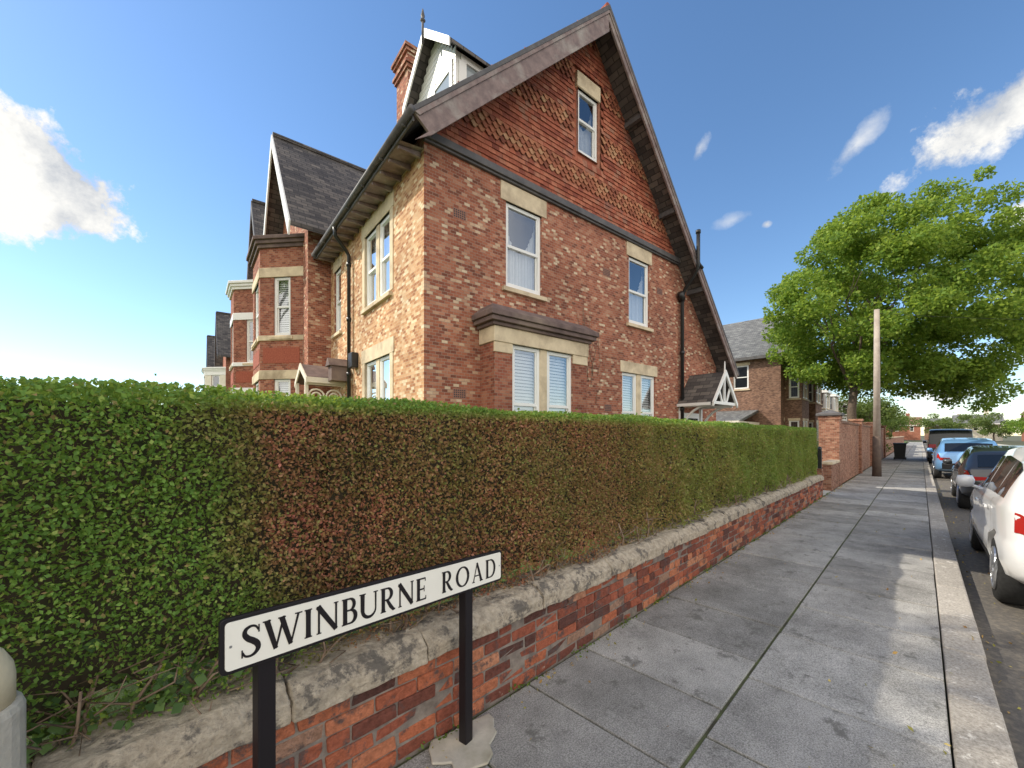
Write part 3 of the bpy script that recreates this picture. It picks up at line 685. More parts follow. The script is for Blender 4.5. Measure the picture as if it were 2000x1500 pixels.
# wing
def wing(par, yc, hw, ez, az, xf, bay=None, bm='brick', roofm='slate', boardm='cream'):
    mb = MB()
    mb.poly([(xf,yc-hw+.5,0),(3,yc-hw+.5,0),(3,yc-hw+.5,ez+.3),(xf,yc-hw+.5,ez+.3)])
    mb.poly([(xf,yc+hw-.5,0),(3,yc+hw-.5,0),(3,yc+hw-.5,ez+.3),(xf,yc+hw-.5,ez+.3)])
    mb.poly([(xf,yc-hw+.5,0),(xf,yc+hw-.5,0),(xf,yc+hw-.5,ez+.3),(xf,yc,az-.2),(xf,yc-hw+.5,ez+.3)])
    mb.build('wing_wall', M[bm], par)
    mb = MB()
    for s_ in (-1,1): mb.prism([(xf-.5,yc,az),(xf-.5,yc+s_*hw,ez),(xf-.5,yc+s_*hw,ez-.12),(xf-.5,yc,az-.13)],(5,0,0))
    r = mb.build('wing_roof', M[roofm], par)
    mb = MB()
    for s_ in (-1,1): mb.prism([(xf-.54,yc,az+.02),(xf-.54,yc+s_*(hw+.02),ez),(xf-.54,yc+s_*(hw-.1),ez-.32),(xf-.54,yc,az-.34)],(.04,0,0))
    mb.build('wing_bargeboard', M[boardm], r)
    mb = MB(); mb.tube([(xf-.5,yc,az+.03),(3,yc,az+.03)],.08,8); mb.build('ridge_tiles', M['slate'], r)
wing(h,8.05,2.85,6.95,10.72,-.58,boardm='white')
# canted bay
def canted(par, x0, pr, ya, yb, bm, cap, capm, wins=True, cover='full'):
    pts = [(x0,ya),(x0-pr,ya+pr),(x0-pr,yb-pr),(x0,yb)]
    mb = MB(); wl = []
    for i in range(3):
        p, q = pts[i], pts[i+1]; L = math.hypot(q[0]-p[0],q[1]-p[1]); a = ((q[0]-p[0])/L,(q[1]-p[1])/L,0); n = (-a[1],a[0],0)
        if n[0] > 0: n = (-n[0],-n[1],0)
        fr = ((p[0],p[1],0),a,n); u0,u1 = (L*.29,L*.68) if i != 1 else (L*.2,L*.8)
        sub = MB(*fr); hs = [(u0,u1,4.39,6.03),(u0,u1,.9,3.17)] if wins else []
        wall(sub,0,L,0,cap-.3,hs); k = len(mb.v); mb.v += sub.v; mb.f += [[j+k for j in f] for f in sub.f]
        wl.append((fr,u0,u1,L))
    b = mb.build('bay', M[bm], par)
    for i,(fr,u0,u1,L) in enumerate(wl):
        if wins:
            window(par,fr,u0,u1,4.39,6.03,lintel=.0,cover=cover,revmat='brick3'); window(par,fr,u0,u1,.9,3.17,lintel=.0,cover='blind',revmat='brick3')
        mb = MB(*fr); mb.box(.1,L-.1,.001,.012,3.62,4.05); mb.build('terracotta_panel', M['terra'], b)
    def ring(e, z0, z1):
        c = e*.414; m = MB()
        m.prism([(x0+.01,ya-e*1.2,z0),(x0-pr-e,ya+pr-c,z0),(x0-pr-e,yb-pr+c,z0),(x0+.01,yb+e*1.2,z0)],(0,0,z1-z0)); return m
    for (e,a,c_) in ((.03,6.03,6.30),(.03,3.17,3.42),(.05,4.25,4.39)):
        ring(e,a,c_).build('stone_band', M['stone'] if capm != 'white' else M['white'], b, bevel=.008)
    r = ring(.06,cap-.3,cap-.2); 
    for (e,a,c_) in ((.12,cap-.2,cap-.1),(.18,cap-.1,cap)):
        m = ring(e,a,c_); k = len(r.v); r.v += m.v; r.f += [[j+k for j in f] for f in m.f]
    r.build('bay_cornice', M[capm], b, bevel=.01)
canted(h,-.581,.92,6.3,9.8,'brick3',7.15,'hood',cover='blind')
# entrance porch in the corner (left side)
CZ = .65; CX = -.88
mb = MB(); mb.prism([(CX,4.35,2.35+CZ),(CX,5.0,2.72+CZ),(CX,5.6,2.35+CZ),(CX,5.6,2.27+CZ),(CX,5.0,2.63+CZ),(CX,4.35,2.27+CZ)],(-CX,0,0))
pc = mb.build('entrance_canopy', M['hood'], h)
mb = MB(); C2 = CZ-.2
mb.box(CX-.02,CX+.05,4.42,4.49,0,2.5+C2); mb.box(CX-.02,CX+.05,5.48,5.55,0,2.5+C2); mb.box(CX,0,4.40,4.47,2.36+C2,2.48+C2); mb.box(CX,-.05,4.42,4.46,1.7+C2,1.75+C2)
for (y,z,r) in ((4.445,2.08+C2,.18),(4.445,2.08+C2,.10)):
    for x in (-.65,-.25): mb.tube([(x+r*math.cos(t*math.pi/8),y,z+r*math.sin(t*math.pi/8)) for t in range(17)],.022,6)
for i in range(7): mb.box(-.8+i*.12,-.77+i*.12,4.43,4.46,1.75+C2,1.9+C2)
mb.prism([(CX-.03,4.30,2.32+CZ),(CX-.03,5.0,2.74+CZ),(CX-.03,5.65,2.32+CZ),(CX-.03,5.65,2.18+CZ),(CX-.03,5.0,2.58+CZ),(CX-.03,4.30,2.18+CZ)],(.03,0,0))
mb.box(CX,0,4.30,4.35,2.20+CZ,2.33+CZ)
mb.build('canopy_fretwork', M['cream'], pc)
mb = MB(); mb.box(-.42,-.002,4.0,4.3,2.9,3.25); mb.prism([(-.48,3.95,3.25),(-.48,4.35,3.25),(-.48,4.15,3.45)],(.48,0,0)); mb.build('stone_corbel', M['hood'], pc, bevel=.01)
mb = MB(); mb.box(-.03,0,4.6,5.4,.15,2.2); mb.build('entrance_door', M['terra'], h)
# side porch on the gable wall
PX0,PX1,PZ,PA,PD = 7.85,9.25,2.50,3.36,.95
pm = (PX0+PX1)/2
mb = MB(*GF)
for s_,x in ((-1,PX0),(1,PX1)): mb.prism([(pm,0,PA),(x,0,PZ),(x,0,PZ-.05),(pm,0,PA-.06)],(0,PD+.05,0))
pr = mb.build('porch_roof', M['slate'], h)
mb = MB(*GF)
for x in (PX0-.02,PX1+.02): mb.prism([(pm,PD+.05,PA+.04),(x,PD+.05,PZ+.0),(x,PD+.05,PZ-.12),(pm,PD+.05,PA-.11)],(0,.05,0))
mb.box(PX0+.05,PX1-.05,PD+.0,PD+.06,PZ-.06,PZ+.02)
mb.box(pm-.03,pm+.03,PD+.01,PD+.06,PZ+.02,PA-.05)
for s_ in (-1,1): mb.prism([(pm+s_*.1,PD+.02,PZ+.02),(pm+s_*.17,PD+.02,PZ+.02),(pm+s_*.36,PD+.02,PZ+.38),(pm+s_*.31,PD+.02,PZ+.42)],(0,.03,0))
for x in (PX0+.12,PX1-.12):
    mb.box(x-.04,x+.04,.0,.07,1.5,PZ-.06); mb.box(x-.04,x+.04,.0,PD,PZ-.11,PZ-.03)
    mb.tube([(x,.05+.82*(1-math.cos(t*math.pi/16)),1.55+.88*math.sin(t*math.pi/16)) for t in range(9)],.036,6)
mb.tube([(pm,PD+.05,PA-.05),(pm,PD+.05,PA+.28)],[.028,.012],6)
mb.box(PX0-.02,PX0+.01,0,PD,PZ-.09,PZ-.01)
mb.build('porch_truss', M['white'], pr)
mb = MB(*GF); mb.box(8.05,9.05,0,.03,.1,2.25); d_ = mb.build('door', M['white'], h)
mb = MB(*GF); mb.box(8.15,8.95,.032,.036,1.3,2.1); mb.build('door_glass', M['carglass'], d_)

# ================================================================= NEIGHBOUR HOUSES ON THE LEFT (same frontage)
n1 = thing('terrace_house', 'gabled red brick house with pale bay cornice directly beyond the corner house', 'house', HC+Matrix.Rotation(AH,3,'Z')@Vector((0,10.8,0)), AH)
wing(n1,2.5,2.2,7.6,11.1,-.6,bm='brick3',boardm='lead'); canted(n1,-.601,1.15,.8,4.6,'brick3',7.5,'white',cover=None)
mb = MB(); mb.poly([(0,-.7,0),(0,9,0),(0,9,6.6),(0,-.7,6.6)]); mb.build('wall', M['brick3'], n1)
mb = MB(); mb.prism([(-.4,4,6.5),(4.1,4,10.6),(8,4,6.5)],(0,6,0)); mb.build('roof', M['slate'], n1)
n2 = thing('terrace_house', 'distant dark-roofed house with pale bay at the far left end of the row', 'house', HC+Matrix.Rotation(AH,3,'Z')@Vector((0,29,0)), AH)
wing(n2,2.8,2.6,7.3,10.9,-1.1,bm='brick3',boardm='lead'); wing(n2,9.3,2.6,7.0,10.3,-1.5,bm='brick3',boardm='lead')
canted(n2,-1.101,1.2,1.2,5.6,'cream',6.6,'white',cover=None)
mb = MB(); mb.poly([(0,-1,0),(0,14,0),(0,14,6.6),(0,-1,6.6)]); mb.poly([(0,-1,0),(8,-1,0),(8,-1,6.6),(0,-1,6.6)]); mb.build('wall', M['brick3'], n2)
mb = MB(); mb.prism([(-.4,-1,6.5),(4.1,-1,10.2),(8,-1,6.5)],(0,15,0)); mb.build('roof', M['slate'], n2)
chimney(n2,3,-.3,8,12.0,.8,.6,M['brick3'],2)

# ================================================================= RIGHT: pillar, tall wall, gate, pole, bin
gp = thing('gate_pillar', 'square brick gate pillar with dark pyramid cap at the driveway', 'gate pillar', RL(16.2,1.79), AR)
mb = MB(); mb.box(0,.5,0,.52,0,2.22); mb.box(-.02,.52,-.02,.54,2.1,2.2); mb.build('shaft', M['brick4'], gp)
mb = MB(); mb.box(-.07,.57,-.07,.59,2.22,2.30); k=len(mb.v); mb.v += [mb.T(p) for p in ((-.05,-.05,2.3),(.55,-.05,2.3),(.55,.57,2.3),(-.05,.57,2.3),(.25,.26,2.42))]
for q in ((0,1,4),(1,2,4),(2,3,4),(3,0,4)): mb.f.append([k+i for i in q])
mb.build('cap', M['lead'], gp, bevel=.01)
gp2 = thing('gate_post', 'short black metal gate post at the end of the hedge', 'gate post', RL(13.35,1.88), AR)
mb = MB(); mb.box(-.04,.04,-.04,.04,0,1.2); mb.lathe((0,0,1.2),[(.03,0),(.05,.03),(.045,.07),(.01,.1)],10); mb.build('post', M['black'], gp2)
mb = MB(); mb.box(.04,.1,-.01,.01,.9,.96); mb.build('latch', M['black'], gp2)
lw = thing('side_wall', 'low brick wall between the hedge end and the gate pillar', 'wall', RL(13.12,1.80), AR)
mb = MB(); mb.box(0,.14,0,.2,0,.72); mb.box(1.6,3.07,0,.2,0,.75); mb.build('brickwork', M['brick4'], lw)
mb = MB(); mb.box(1.58,3.07,-.03,.23,.75,.83); mb.build('coping', M['stone'], lw, bevel=.01)
tw = thing('garden_wall', 'tall brick garden wall with piers running behind the wooden pole', 'wall', RL(16.72,1.82), AR)
mb = MB(); mb.box(0,22,0,.23,0,2.0); mb.build('brickwork', M['brick4'], tw)
mb = MB(); mb.box(0,22,-.03,.26,2.0,2.08); mb.build('coping', M['brick2'], tw)
for s_ in (5.5,11,16.5,21.8):
    mb = MB(); mb.box(s_,s_+.45,-.09,.3,0,2.2); mb.box(s_-.04,s_+.49,-.13,.34,2.2,2.28); mb.build('pier', M['brick4'], tw)
tw2 = thing('garden_wall', 'lower far brick wall beside the wheelie bin', 'wall', RL(39.5,1.85), AR)
mb = MB(); mb.box(0,50,0,.23,0,1.35); mb.build('brickwork', M['brick4'], tw2)
mb = MB(); mb.box(0,50,-.03,.26,1.35,1.43); mb.build('coping', M['stone'], tw2)
tp = thing('telegraph_pole', 'tall wooden telegraph pole with dark base standing on the pavement', 'pole', RL(21.2,1.2), 0)
mb = MB(); mb.lathe((0,0,0),[(.115,1.55),(.085,6.5)],14); mb.build('shaft', M['pole'], tp, smooth=True)
mb = MB(); mb.lathe((0,0,0),[(.145,-.02),(.13,1.55)],14); mb.build('dark_base', M['poledark'], tp, smooth=True)
bn = thing('wheelie_bin', 'small black wheelie bin on the pavement beyond the pole', 'bin', RL(36.5,.95), AR)
mb = MB(); k=len(mb.v)
mb.v += [Vector(p) for p in ((-.23,-.24,.05),(.23,-.24,.05),(.23,.24,.05),(-.23,.24,.05),(-.3,-.3,1.0),(.3,-.3,1.0),(.3,.3,1.0),(-.3,.3,1.0))]
for q in ((0,1,5,4),(1,2,6,5),(2,3,7,6),(3,0,4,7),(4,5,6,7),(0,1,2,3)): mb.f.append([k+i for i in q])
mb.build('body', M['binm'], bn, bevel=.01)
mb = MB(); mb.prism([(-.34,-.32,1.0),(.32,-.32,1.0),(.32,-.32,1.04),(0,-.32,1.10),(-.3,-.32,1.08)],(0,.64,0)); mb.build('lid', M['binm'], bn)
for y in (-.3,.24): mb = MB(); mb.lathe((.22,y,.09),[(.09,0),(.09,.06)],14,'y'); mb.build('wheel', M['tyre'], bn)
mb = MB(); a_ = RL(21.2,1.2,6.35); b_ = RL(31,6.5,6.3)
mb.tube([tuple(a_.lerp(b_,t/10)-Vector((0,0,.5*math.sin(math.pi*t/10)))) for t in range(11)],.008,4)
tag(mb.build('overhead_cable', M['black']), 'thin black cable from the telegraph pole to the brown house', 'cable')
mb = MB(); b_ = RL(34,-12,6.8)
mb.tube([tuple(a_.lerp(b_,t/10)-Vector((0,0,.5*math.sin(math.pi*t/10)))) for t in range(11)],.008,4)
tag(mb.build('overhead_cable', M['black']), 'thin black cable from the telegraph pole across the road', 'cable')

# ================================================================= HOUSES ON THE RIGHT
def far_house(label, s, l, L, D, ez, rz, bm, rm, across=True, detail=True, bay=None, rot=0, chim=1, name='house'):
    o = thing(name, label, 'house', RL(s,l), AR+rot)
    mb = MB(); hs = []
    wx = [L*(i+.5)/3 for i in range(3)] if L > 6 else [L*.5]
    H1 = [(x-.55,x+.55,ez-2.1,ez-.6) for x in wx]+[(x-.6,x+.6,.9,2.5) for x in wx]
    F = ((0,0,0),(1,0,0),(0,-1,0)); N = ((0,0,0),(0,1,0),(-1,0,0))
    H2 = [(D*.2-.45,D*.2+.45,ez-2.1,ez-.6),(D*.55-.45,D*.55+.45,ez-2.1,ez-.6)]
    a = MB(*F); wall(a,0,L,0,ez,H1); b = MB(*N); wall(b,0,D,0,ez,H2)
    for q in (a,b): k = len(mb.v); mb.v += q.v; mb.f += [[i+k for i in f] for f in q.f]
    mb.poly([(L,0,0),(L,D,0),(L,D,ez),(L,0,ez)]); mb.poly([(0,D,0),(L,D,0),(L,D,ez),(0,D,ez)])
    if across: mb.poly([(0,0,ez),(L,0,ez),(L/2,0,rz-.1)]); mb.poly([(0,D,ez),(L,D,ez),(L/2,D,rz-.1)])
    else: mb.poly([(0,0,ez),(0,D,ez),(0,D/2,rz-.1)]); mb.poly([(L,0,ez),(L,D,ez),(L,D/2,rz-.1)])
    mb.build('wall', M[bm], o)
    mb = MB(); e = .35
    if across: mb.prism([(-e,-e,ez-.15),(L/2,-e,rz),(L+e,-e,ez-.15),(L+e,-e,ez-.28),(L/2,-e,rz-.14),(-e,-e,ez-.28)],(0,D+2*e,0))
    else: mb.prism([(-e,-e,ez-.15),(-e,D/2,rz),(-e,D+e,ez-.15),(-e,D+e,ez-.28),(-e,D/2,rz-.14),(-e,-e,ez-.28)],(L+2*e,0,0))
    r = mb.build('roof', M[rm], o)
    mb = MB(); mb.box(-e-.03,-e,-e,D+e,ez-.32,ez-.14); mb.box(-e,L+e,-e-.03,-e,ez-.32,ez-.14); mb.build('fascia', M['white'] if bm != 'brick2' else M['lead'], r)
    if detail:
        for (x0,x1,z0,z1) in H1: window(o,F,x0,x1,z0,z1,lintel=.2,lo=.08)
        for (x0,x1,z0,z1) in H2: window(o,N,x0,x1,z0,z1,lintel=.2,lo=.08)
    for c in range(chim):
        x = L/2 if across else (L*.15+c*L*.7); y = D*.3+c*D*.4 if across else D/2
        chimney(o,x,y,rz-1,rz+1.2,.6,.9,M[bm],2)
    return o
ha = far_house('brown brick house with grey slate roof just past the corner house', 29, 6.0, 9, 11, 6.7, 10.1, 'brick2', 'slate2', chim=0)
mb = MB(); mb.box(-3.6,0,1.5,6,0,2.4); mb.build('lean_to_wall', M['brick2'], ha)
mb = MB(); mb.prism([(-4,1.2,2.4),(0,1.2,3.2),(0,1.2,3.05),(-4,1.2,2.25)],(0,5.1,0)); mb.build('lean_to_roof', M['slate2'], ha)
mb = MB(); mb.box(-4.05,-4,1.15,6.3,2.2,2.42); mb.box(-4,0,1.14,1.19,2.2,2.4); mb.build('lean_to_fascia', M['cream'], ha)
def front_bay(par, x0, x1, dp, zt, bm):
    mb = MB(); F = ((0,0,0),(1,0,0),(0,-1,0)); q = MB(*F); hs = [(x0+.25,x1-.25,3.9,5.3),(x0+.25,x1-.25,.9,2.5)]
    wall(q,x0,x1,0,zt,hs,dp); mb.v += q.v; mb.f += q.f
    SF = ((x0,0,0),(0,-1,0),(-1,0,0)); q = MB(*SF); h2 = [(.22,dp-.14,3.9,5.3),(.22,dp-.14,.9,2.5)]; wall(q,0,dp,0,zt,h2); k = len(mb.v); mb.v += q.v; mb.f += [[i+k for i in f] for f in q.f]
    mb.poly([(x1,0,0),(x1,-dp,0),(x1,-dp,zt),(x1,0,zt)])
    b = mb.build('bay', M[bm], par); mb = MB(); mb.box(x0-.1,x1+.1,-dp-.12,0,zt,zt+.2); mb.build('bay_trim', M['white'], b)
    for e in hs: window(par,F,*e,d=dp,lintel=.15,lo=.05,mull=(x0+x1)/2,revmat='stone')
    for e in h2: window(par,SF,*e,lintel=.15,lo=.05,revmat='stone',cover='full')
front_bay(ha,1.0,3.2,.9,5.6,'brick2'); front_bay(ha,5.6,8.0,.9,5.6,'brick2')
hb = far_house('pale-bayed brick house behind the tree trunk', 42, 6.5, 9, 10, 5.6, 8.6, 'brick3', 'slate2', across=False, chim=2)
front_bay(hb,.8,3,.9,5.2,'white'); front_bay(hb,5.6,8.0,.9,5.2,'white')
hc = far_house('third brick house further along behind the far wall', 58, 6.5, 10, 10, 5.4, 8.4, 'brick2', 'browntile', across=False, chim=1)
front_bay(hc,.8,3,.9,5.0,'white')
cl = [(150,14,11,'brown-roofed distant house left of the road end','brick2','browntile'),(185,0,10,'red-roofed distant house above the dark van','brick3','browntile'),(175,-16,9,'white rendered distant house right of the road end','cream','slate2'),
      (165,-30,11,'distant brick house beyond the parked cars at the right edge','brick3','browntile'),(205,-13,12,'small grey-roofed distant house at the end of the road','brick2','slate2')]
for (s_,l_,L_,lab,bm,rm) in cl: far_house(lab,s_,l_,8,L_,5.0,7.6,bm,rm,across=True,chim=1,detail=True)

# ================================================================= TREES
def limb(mb, p, d, L, r, depth, ends):
    pts = [p]; q = Vector(p); d = Vector(d).normalized(); n = 5
    for k in range(n):
        q = q + d*L/n; pts.append(tuple(q)); d = (d+Vector((U(-.16,.16),U(-.16,.16),U(-.04,.12)))).normalized()
    mb.tube(pts,[r*(1-.45*k/n) for k in range(n+1)],8 if depth > 1 else 5)
    if depth == 0: ends.append(tuple(q)); return
    for k in range(3 if depth > 1 else 2):
        a = U(0,6.28); dd = (d*.9+Vector((math.cos(a)*.8,math.sin(a)*.8,U(-.1,.4)))).normalized()
        limb(mb,tuple(q),dd,L*U(.65,.85),r*.5,depth-1,ends)
def tree(label, loc, th, blobs, nleaf, lsize, mat, name='tree', group=None, tr=.3, limbs=2):
    o = thing(name, label, 'tree', loc, 0, group)
    mb = MB(); ends = []; mb.tube([(0,0,-.1),(.05,.02,th*.3),(.0,.05,th*.7),(.1,0,th)],[tr*1.5,tr*1.05,tr*.95,tr*.85],12)
    for k in range(6):
        a = k*1.05+U(-.3,.3); limb(mb,(0.05,0,th*U(.85,1)),(math.cos(a)*.6,math.sin(a)*.6,1.3),th*.68,tr*.42,limbs,ends)
    mb.build('trunk', M['bark'], o, smooth=True)
    B = np.array([b[:3] for b in blobs]); R = np.array([b[3] for b in blobs]); w = R**2/np.sum(R**2)
    idx = rng.choice(len(B), nleaf, p=w); d = rng.normal(size=(nleaf,3)); d /= np.linalg.norm(d,axis=1)[:,None]
    rr = rng.uniform(.3,1.12,nleaf)**.6
    P = B[idx]+d*(R[idx]*rr)[:,None]*np.array([1,1,.7]); P[:,2] -= .08*rng.exponential(1,nleaf)
    leaves('crown', P, rng.uniform(.7,1.3,nleaf)*lsize, mat, o, up=.5, ratio=.75)
    return o
TB = RL(28.5,2.6); bl = []
random.seed(21)
while len(bl) < 250:
    x, y, z = U(-4.8,9.2), U(-5.5,5.5), U(3.0,14.2)
    cx, cz = 2.2, 8.8
    e = ((x-cx)/6.1)**2+(y/5.2)**2+((z-cz)/5.3)**2
    zmin = float(np.interp(x,[-5,-2,2,6,9],[5.2,4.7,4.5,3.9,4.2]))
    e += .16*math.sin(x*1.7+1)*math.sin(z*1.3)
    if e > 1 or e < .05 or z < zmin: continue
    bl.append((x,y,z,U(.5,1.05)))
for (x,z,r) in ((0.8,13.5,.8),(3.2,14.1,.8),(5.2,13.2,.8),(7.2,12.3,.7),(8.8,11,.7),(-3.9,7.2,.8),(-3.8,8.8,.7),(-4.1,6.0,.7),(-3.0,4.9,.6),(-2.8,11,.7),(5.4,3.7,.7),(6.8,4.0,.9),(6.2,3.2,.5),(8.9,7.2,.8),(7.8,3.5,.5),(0,4.6,.7),(1.5,4.4,.7),(3.4,4.2,.7),(-4.6,7.9,.45),(2.0,14.6,.4),(4.4,14.3,.4),(8.2,12.4,.4)): bl.append((x,U(-2.5,.5),z,r))
tree('large leafy green tree leaning over the pavement behind the telegraph pole', TB, 4.2, bl, 115000, .165, M['tree'], tr=.21)
def ball(h, w, n, r): 
    out = []
    while len(out) < n:
        x,y,z = U(-1,1),U(-1,1),U(-1,1)
        if x*x+y*y+z*z < 1: out.append((x*w,y*w,h+z*w*.8,r*U(.7,1.2)))
    return out
ft = [(52,4,4.2,2.2,'rounded tree beyond the garden wall at the road side'),(70,4.5,4.6,2.4,'mid-distance tree over the far wall'),(100,5,5.0,3,'distant tree on the left side of the road end'),
      (140,-11.5,4.2,3.2,'distant tree on the right side of the road above the blue car'),(135,5,5.0,3.4,'distant dark tree in front of the brown-roofed houses'),(120,-15,4.2,3.6,'yellow-green bushy tree at the right edge by the distant houses'),
      (170,-8,5,3.4,'far tree between the houses closing the view'),(178,9,5.5,4,'far tree behind the rooftops'),(150,-20,4.5,3.6,'far dark bush-like tree beside the right-hand distant house'),(160,-3,4.5,3.2,'far tree standing behind the end of the road')]
for (s_,l_,z_,w_,lab) in ft: tree(lab, RL(s_,l_), z_*.5, ball(z_,w_,16,w_*.42), 4200, .3 if s_ > 90 else .2, M['tree2'] if 'yellow' not in lab else M['tree'], tr=.16, limbs=1)
# garden tree standing left of the view; its crown dapples the pavement
gb = [(U(-2.8,2.8),U(-3.4,3.0),11.3+U(-2.6,2.4),U(.4,.75)) for i in range(56)]
tree('tall thin-crowned garden tree beyond the left edge of the view dappling the pavement', (-13.2,4.6,0), 7.5, gb, 9000, .15, M['tree'], tr=.16, limbs=1)
def shrub(label, loc, h_, w_, n, ls=.07):
    o = thing('shrub', label, 'shrub', loc, 0); mb = MB()
    for k in range(6): mb.tube([(0,0,0),(U(-.2,.2)*w_,U(-.2,.2)*w_,h_*.4),(U(-.6,.6)*w_,U(-.6,.6)*w_,h_*.8)],[.03,.02,.008],5)
    mb.build('stem', M['stem'], o); B = ball(h_*.55,w_,12,w_*.4); Bn = np.array(B); i = rng.integers(0,len(B),n); d = rng.normal(size=(n,3)); d /= np.linalg.norm(d,axis=1)[:,None]
    leaves('foliage', Bn[i,:3]+d*Bn[i,3:4]*rng.uniform(.4,1.05,(n,1)), rng.uniform(.7,1.3,n)*ls, M['tree2'], o)
shrub('dark green shrub behind the tall wall near the gate pillar', RL(20,3.2), 2.3, .8, 3500)
shrub('green shrub hanging over the far wall by the wheelie bin', RL(41,2.3), 2.0, .9, 3500, .1)

# ================================================================= CARS
def car(name, label, s, l, paintm, p):
    Lc = p['L']; o = thing(name, label, p.get('cat','car'), RL(s,l,-.11), AR, 'vehicles parked along the kerb')
    X = lambda key, x: float(np.interp(x/Lc, p[key][0], p[key][1]))
    def sm(key, x):
        return (X(key,x-.05)+2*X(key,x)+X(key,x+.05))/4 if .06 < x < Lc-.06 else X(key,x)
    def ring(x):
        zb, zt, w, wr = sm('bot',x), sm('top',x), sm('w',x), sm('wr',x); zl = min(sm('belt',x), zt-.03)
        mz = (zb+zl)/2
        B = (w*.955,zl+.012); Rr = (min(wr,w*.95),zt-.045*min(1,(zt-zl)/.2))
        P = [(0,zb),(w*.86,zb),(w*.955,zb+.06),(w*.995,zb+.2),(w*1.0,mz+.02),(w*.975,mz+.06),(w*.985,zl-.05),(w*.97,zl-.01),B]
        for t in (.33,.66): P.append((B[0]+(Rr[0]-B[0])*t+.012*math.sin(math.pi*t), B[1]+(Rr[1]-B[1])*t))
        P += [Rr,(Rr[0]*.93,zt-.018),(Rr[0]*.75,zt-.004),(Rr[0]*.4,zt+.006),(0,zt+.01)]
        return P, B, Rr, zt
    xs = sorted(set([0,.015,.04,.08]+list(np.linspace(.12,Lc-.12,62))+[Lc-.08,Lc-.04,Lc-.015,Lc]))
    mb = MB(); K = None
    for x in xs:
        P = ring(x)[0]; full = P+[(-y,z) for (y,z) in P[-2:0:-1]]; K = len(full)
        for (y,z) in full: mb.v.append(Vector((x,y,z)))
    for i in range(len(xs)-1):
        for j in range(K): a=i*K+j; b=i*K+(j+1)%K; mb.f.append([a,b,b+K,a+K])
    mb.f.append(list(range(K))); mb.f.append([(len(xs)-1)*K+j for j in range(K)])
    body = mb.build('body', M[paintm], o, smooth=True)
    W = sm('w',Lc/2); R = p['R']; cuts = []
    mc = MB()
    for x in p['axles']:
        for s_ in (-1,1): mc.lathe((x, (W-.30) if s_ > 0 else -(W+.2), R),[(R+.065,0),(R+.065,.50)],28,'y')
    cut = mc.build('cutter', M['plastic'], o)
    bm_ = body.modifiers.new('b','BOOLEAN'); bm_.object = cut; bm_.operation = 'DIFFERENCE'; bm_.solver = 'EXACT'
    dg = bpy.context.evaluated_depsgraph_get(); dg.update(); nm = bpy.data.meshes.new_from_object(body.evaluated_get(dg)); body.modifiers.clear(); 
    if len(nm.polygons) > 500:
        body.data = nm; nm.materials.clear(); nm.materials.append(M[paintm])
        for q in nm.polygons: q.use_smooth = True; q.material_index = 0
    bpy.data.objects.remove(cut)
    m = body.modifiers.new('es','EDGE_SPLIT'); m.split_angle = math.radians(38)
    for x in p['axles']:
        for s_ in (-1,1):
            y0 = W-.235 if s_ > 0 else -(W-.235)-.21
            mh = MB(); yo = y0+.2 if s_ > 0 else y0+.01; mh.lathe((x,yo-.005,R),[(.06,0),(.05,.012)],12,'y'); hub = mh.build('wheel', M['rim'], o)
            mt = MB(); mt.lathe((x,y0,R),[(R*.62,0.01),(R*.9,0),(R,.03),(R,.18),(R*.9,.21),(R*.62,.2)],30,'y'); mt.build('tyre', M['tyre'], hub, smooth=True)
            mr = MB(); f = y0+.208 if s_ > 0 else y0+.002
            for k in range(10):
                t = k*math.pi*2/10; c, sn = math.cos(t), math.sin(t); q = .022
                mr.prism([(x+c*.05-sn*q,f-.008,R+sn*.05+c*q),(x+c*R*.62-sn*q,f-.008,R+sn*R*.62+c*q),(x+c*R*.62+sn*q,f-.008,R+sn*R*.62-c*q),(x+c*.05+sn*q,f-.008,R+sn*.05-c*q)],(0,.016,0))
            mr.tube([(x+R*.62*math.cos(t*math.pi/14),f,R+R*.62*math.sin(t*math.pi/14)) for t in range(29)],.014,6); mr.build('rim', M['rim'], hub)
    def side(x0,x1,g0,g1,s_,mbq,n=10,off=.007):
        for i in range(n):
            q = []
            for (x,gg) in ((x0+(x1-x0)*i/n,g0),(x0+(x1-x0)*(i+1)/n,g0),(x0+(x1-x0)*(i+1)/n,g1),(x0+(x1-x0)*i/n,g1)):
                _,B,Rr,zt = ring(x); q.append((x, s_*(B[0]+(Rr[0]-B[0])*gg+.012*math.sin(math.pi*gg)+off), B[1]+(Rr[1]-B[1])*gg))
            mbq.poly(q)
    for s_ in (-1,1):
        for (x0,x1) in p['sidewin']:
            q = MB(); side(x0,x1,.10,.86,s_,q); q.build('side_window', M['carglass'], o, smooth=True)
        q = MB()
        for x in p['seams']:
            prev = None
            for i in range(9):
                zz = i/8; P = ring(x)[0]; a = P[3:9]; k = zz*(len(a)-1); i0 = min(int(k),len(a)-2); t = k-i0
                pt = (x, s_*(a[i0][0]+(a[i0+1][0]-a[i0][0])*t+.002), a[i0][1]+(a[i0+1][1]-a[i0][1])*t)
                if prev: q.poly([prev,(prev[0]+.008,prev[1],prev[2]),(pt[0]+.008,pt[1],pt[2]),pt])
                prev = pt
        n = 24; xa, xb = p['axles'][0]+R+.08, p['axles'][1]-R-.08
        for i in range(n):
            c = []
            for (x,dz) in ((xa+(xb-xa)*i/n,.0),(xa+(xb-xa)*(i+1)/n,.0),(xa+(xb-xa)*(i+1)/n,.12),(xa+(xb-xa)*i/n,.12)):
                P = ring(x)[0]; c.append((x, s_*(P[2][0]+(P[3][0]-P[2][0])*(dz/.14)+.006), P[2][1]+dz))
            q.poly(c)
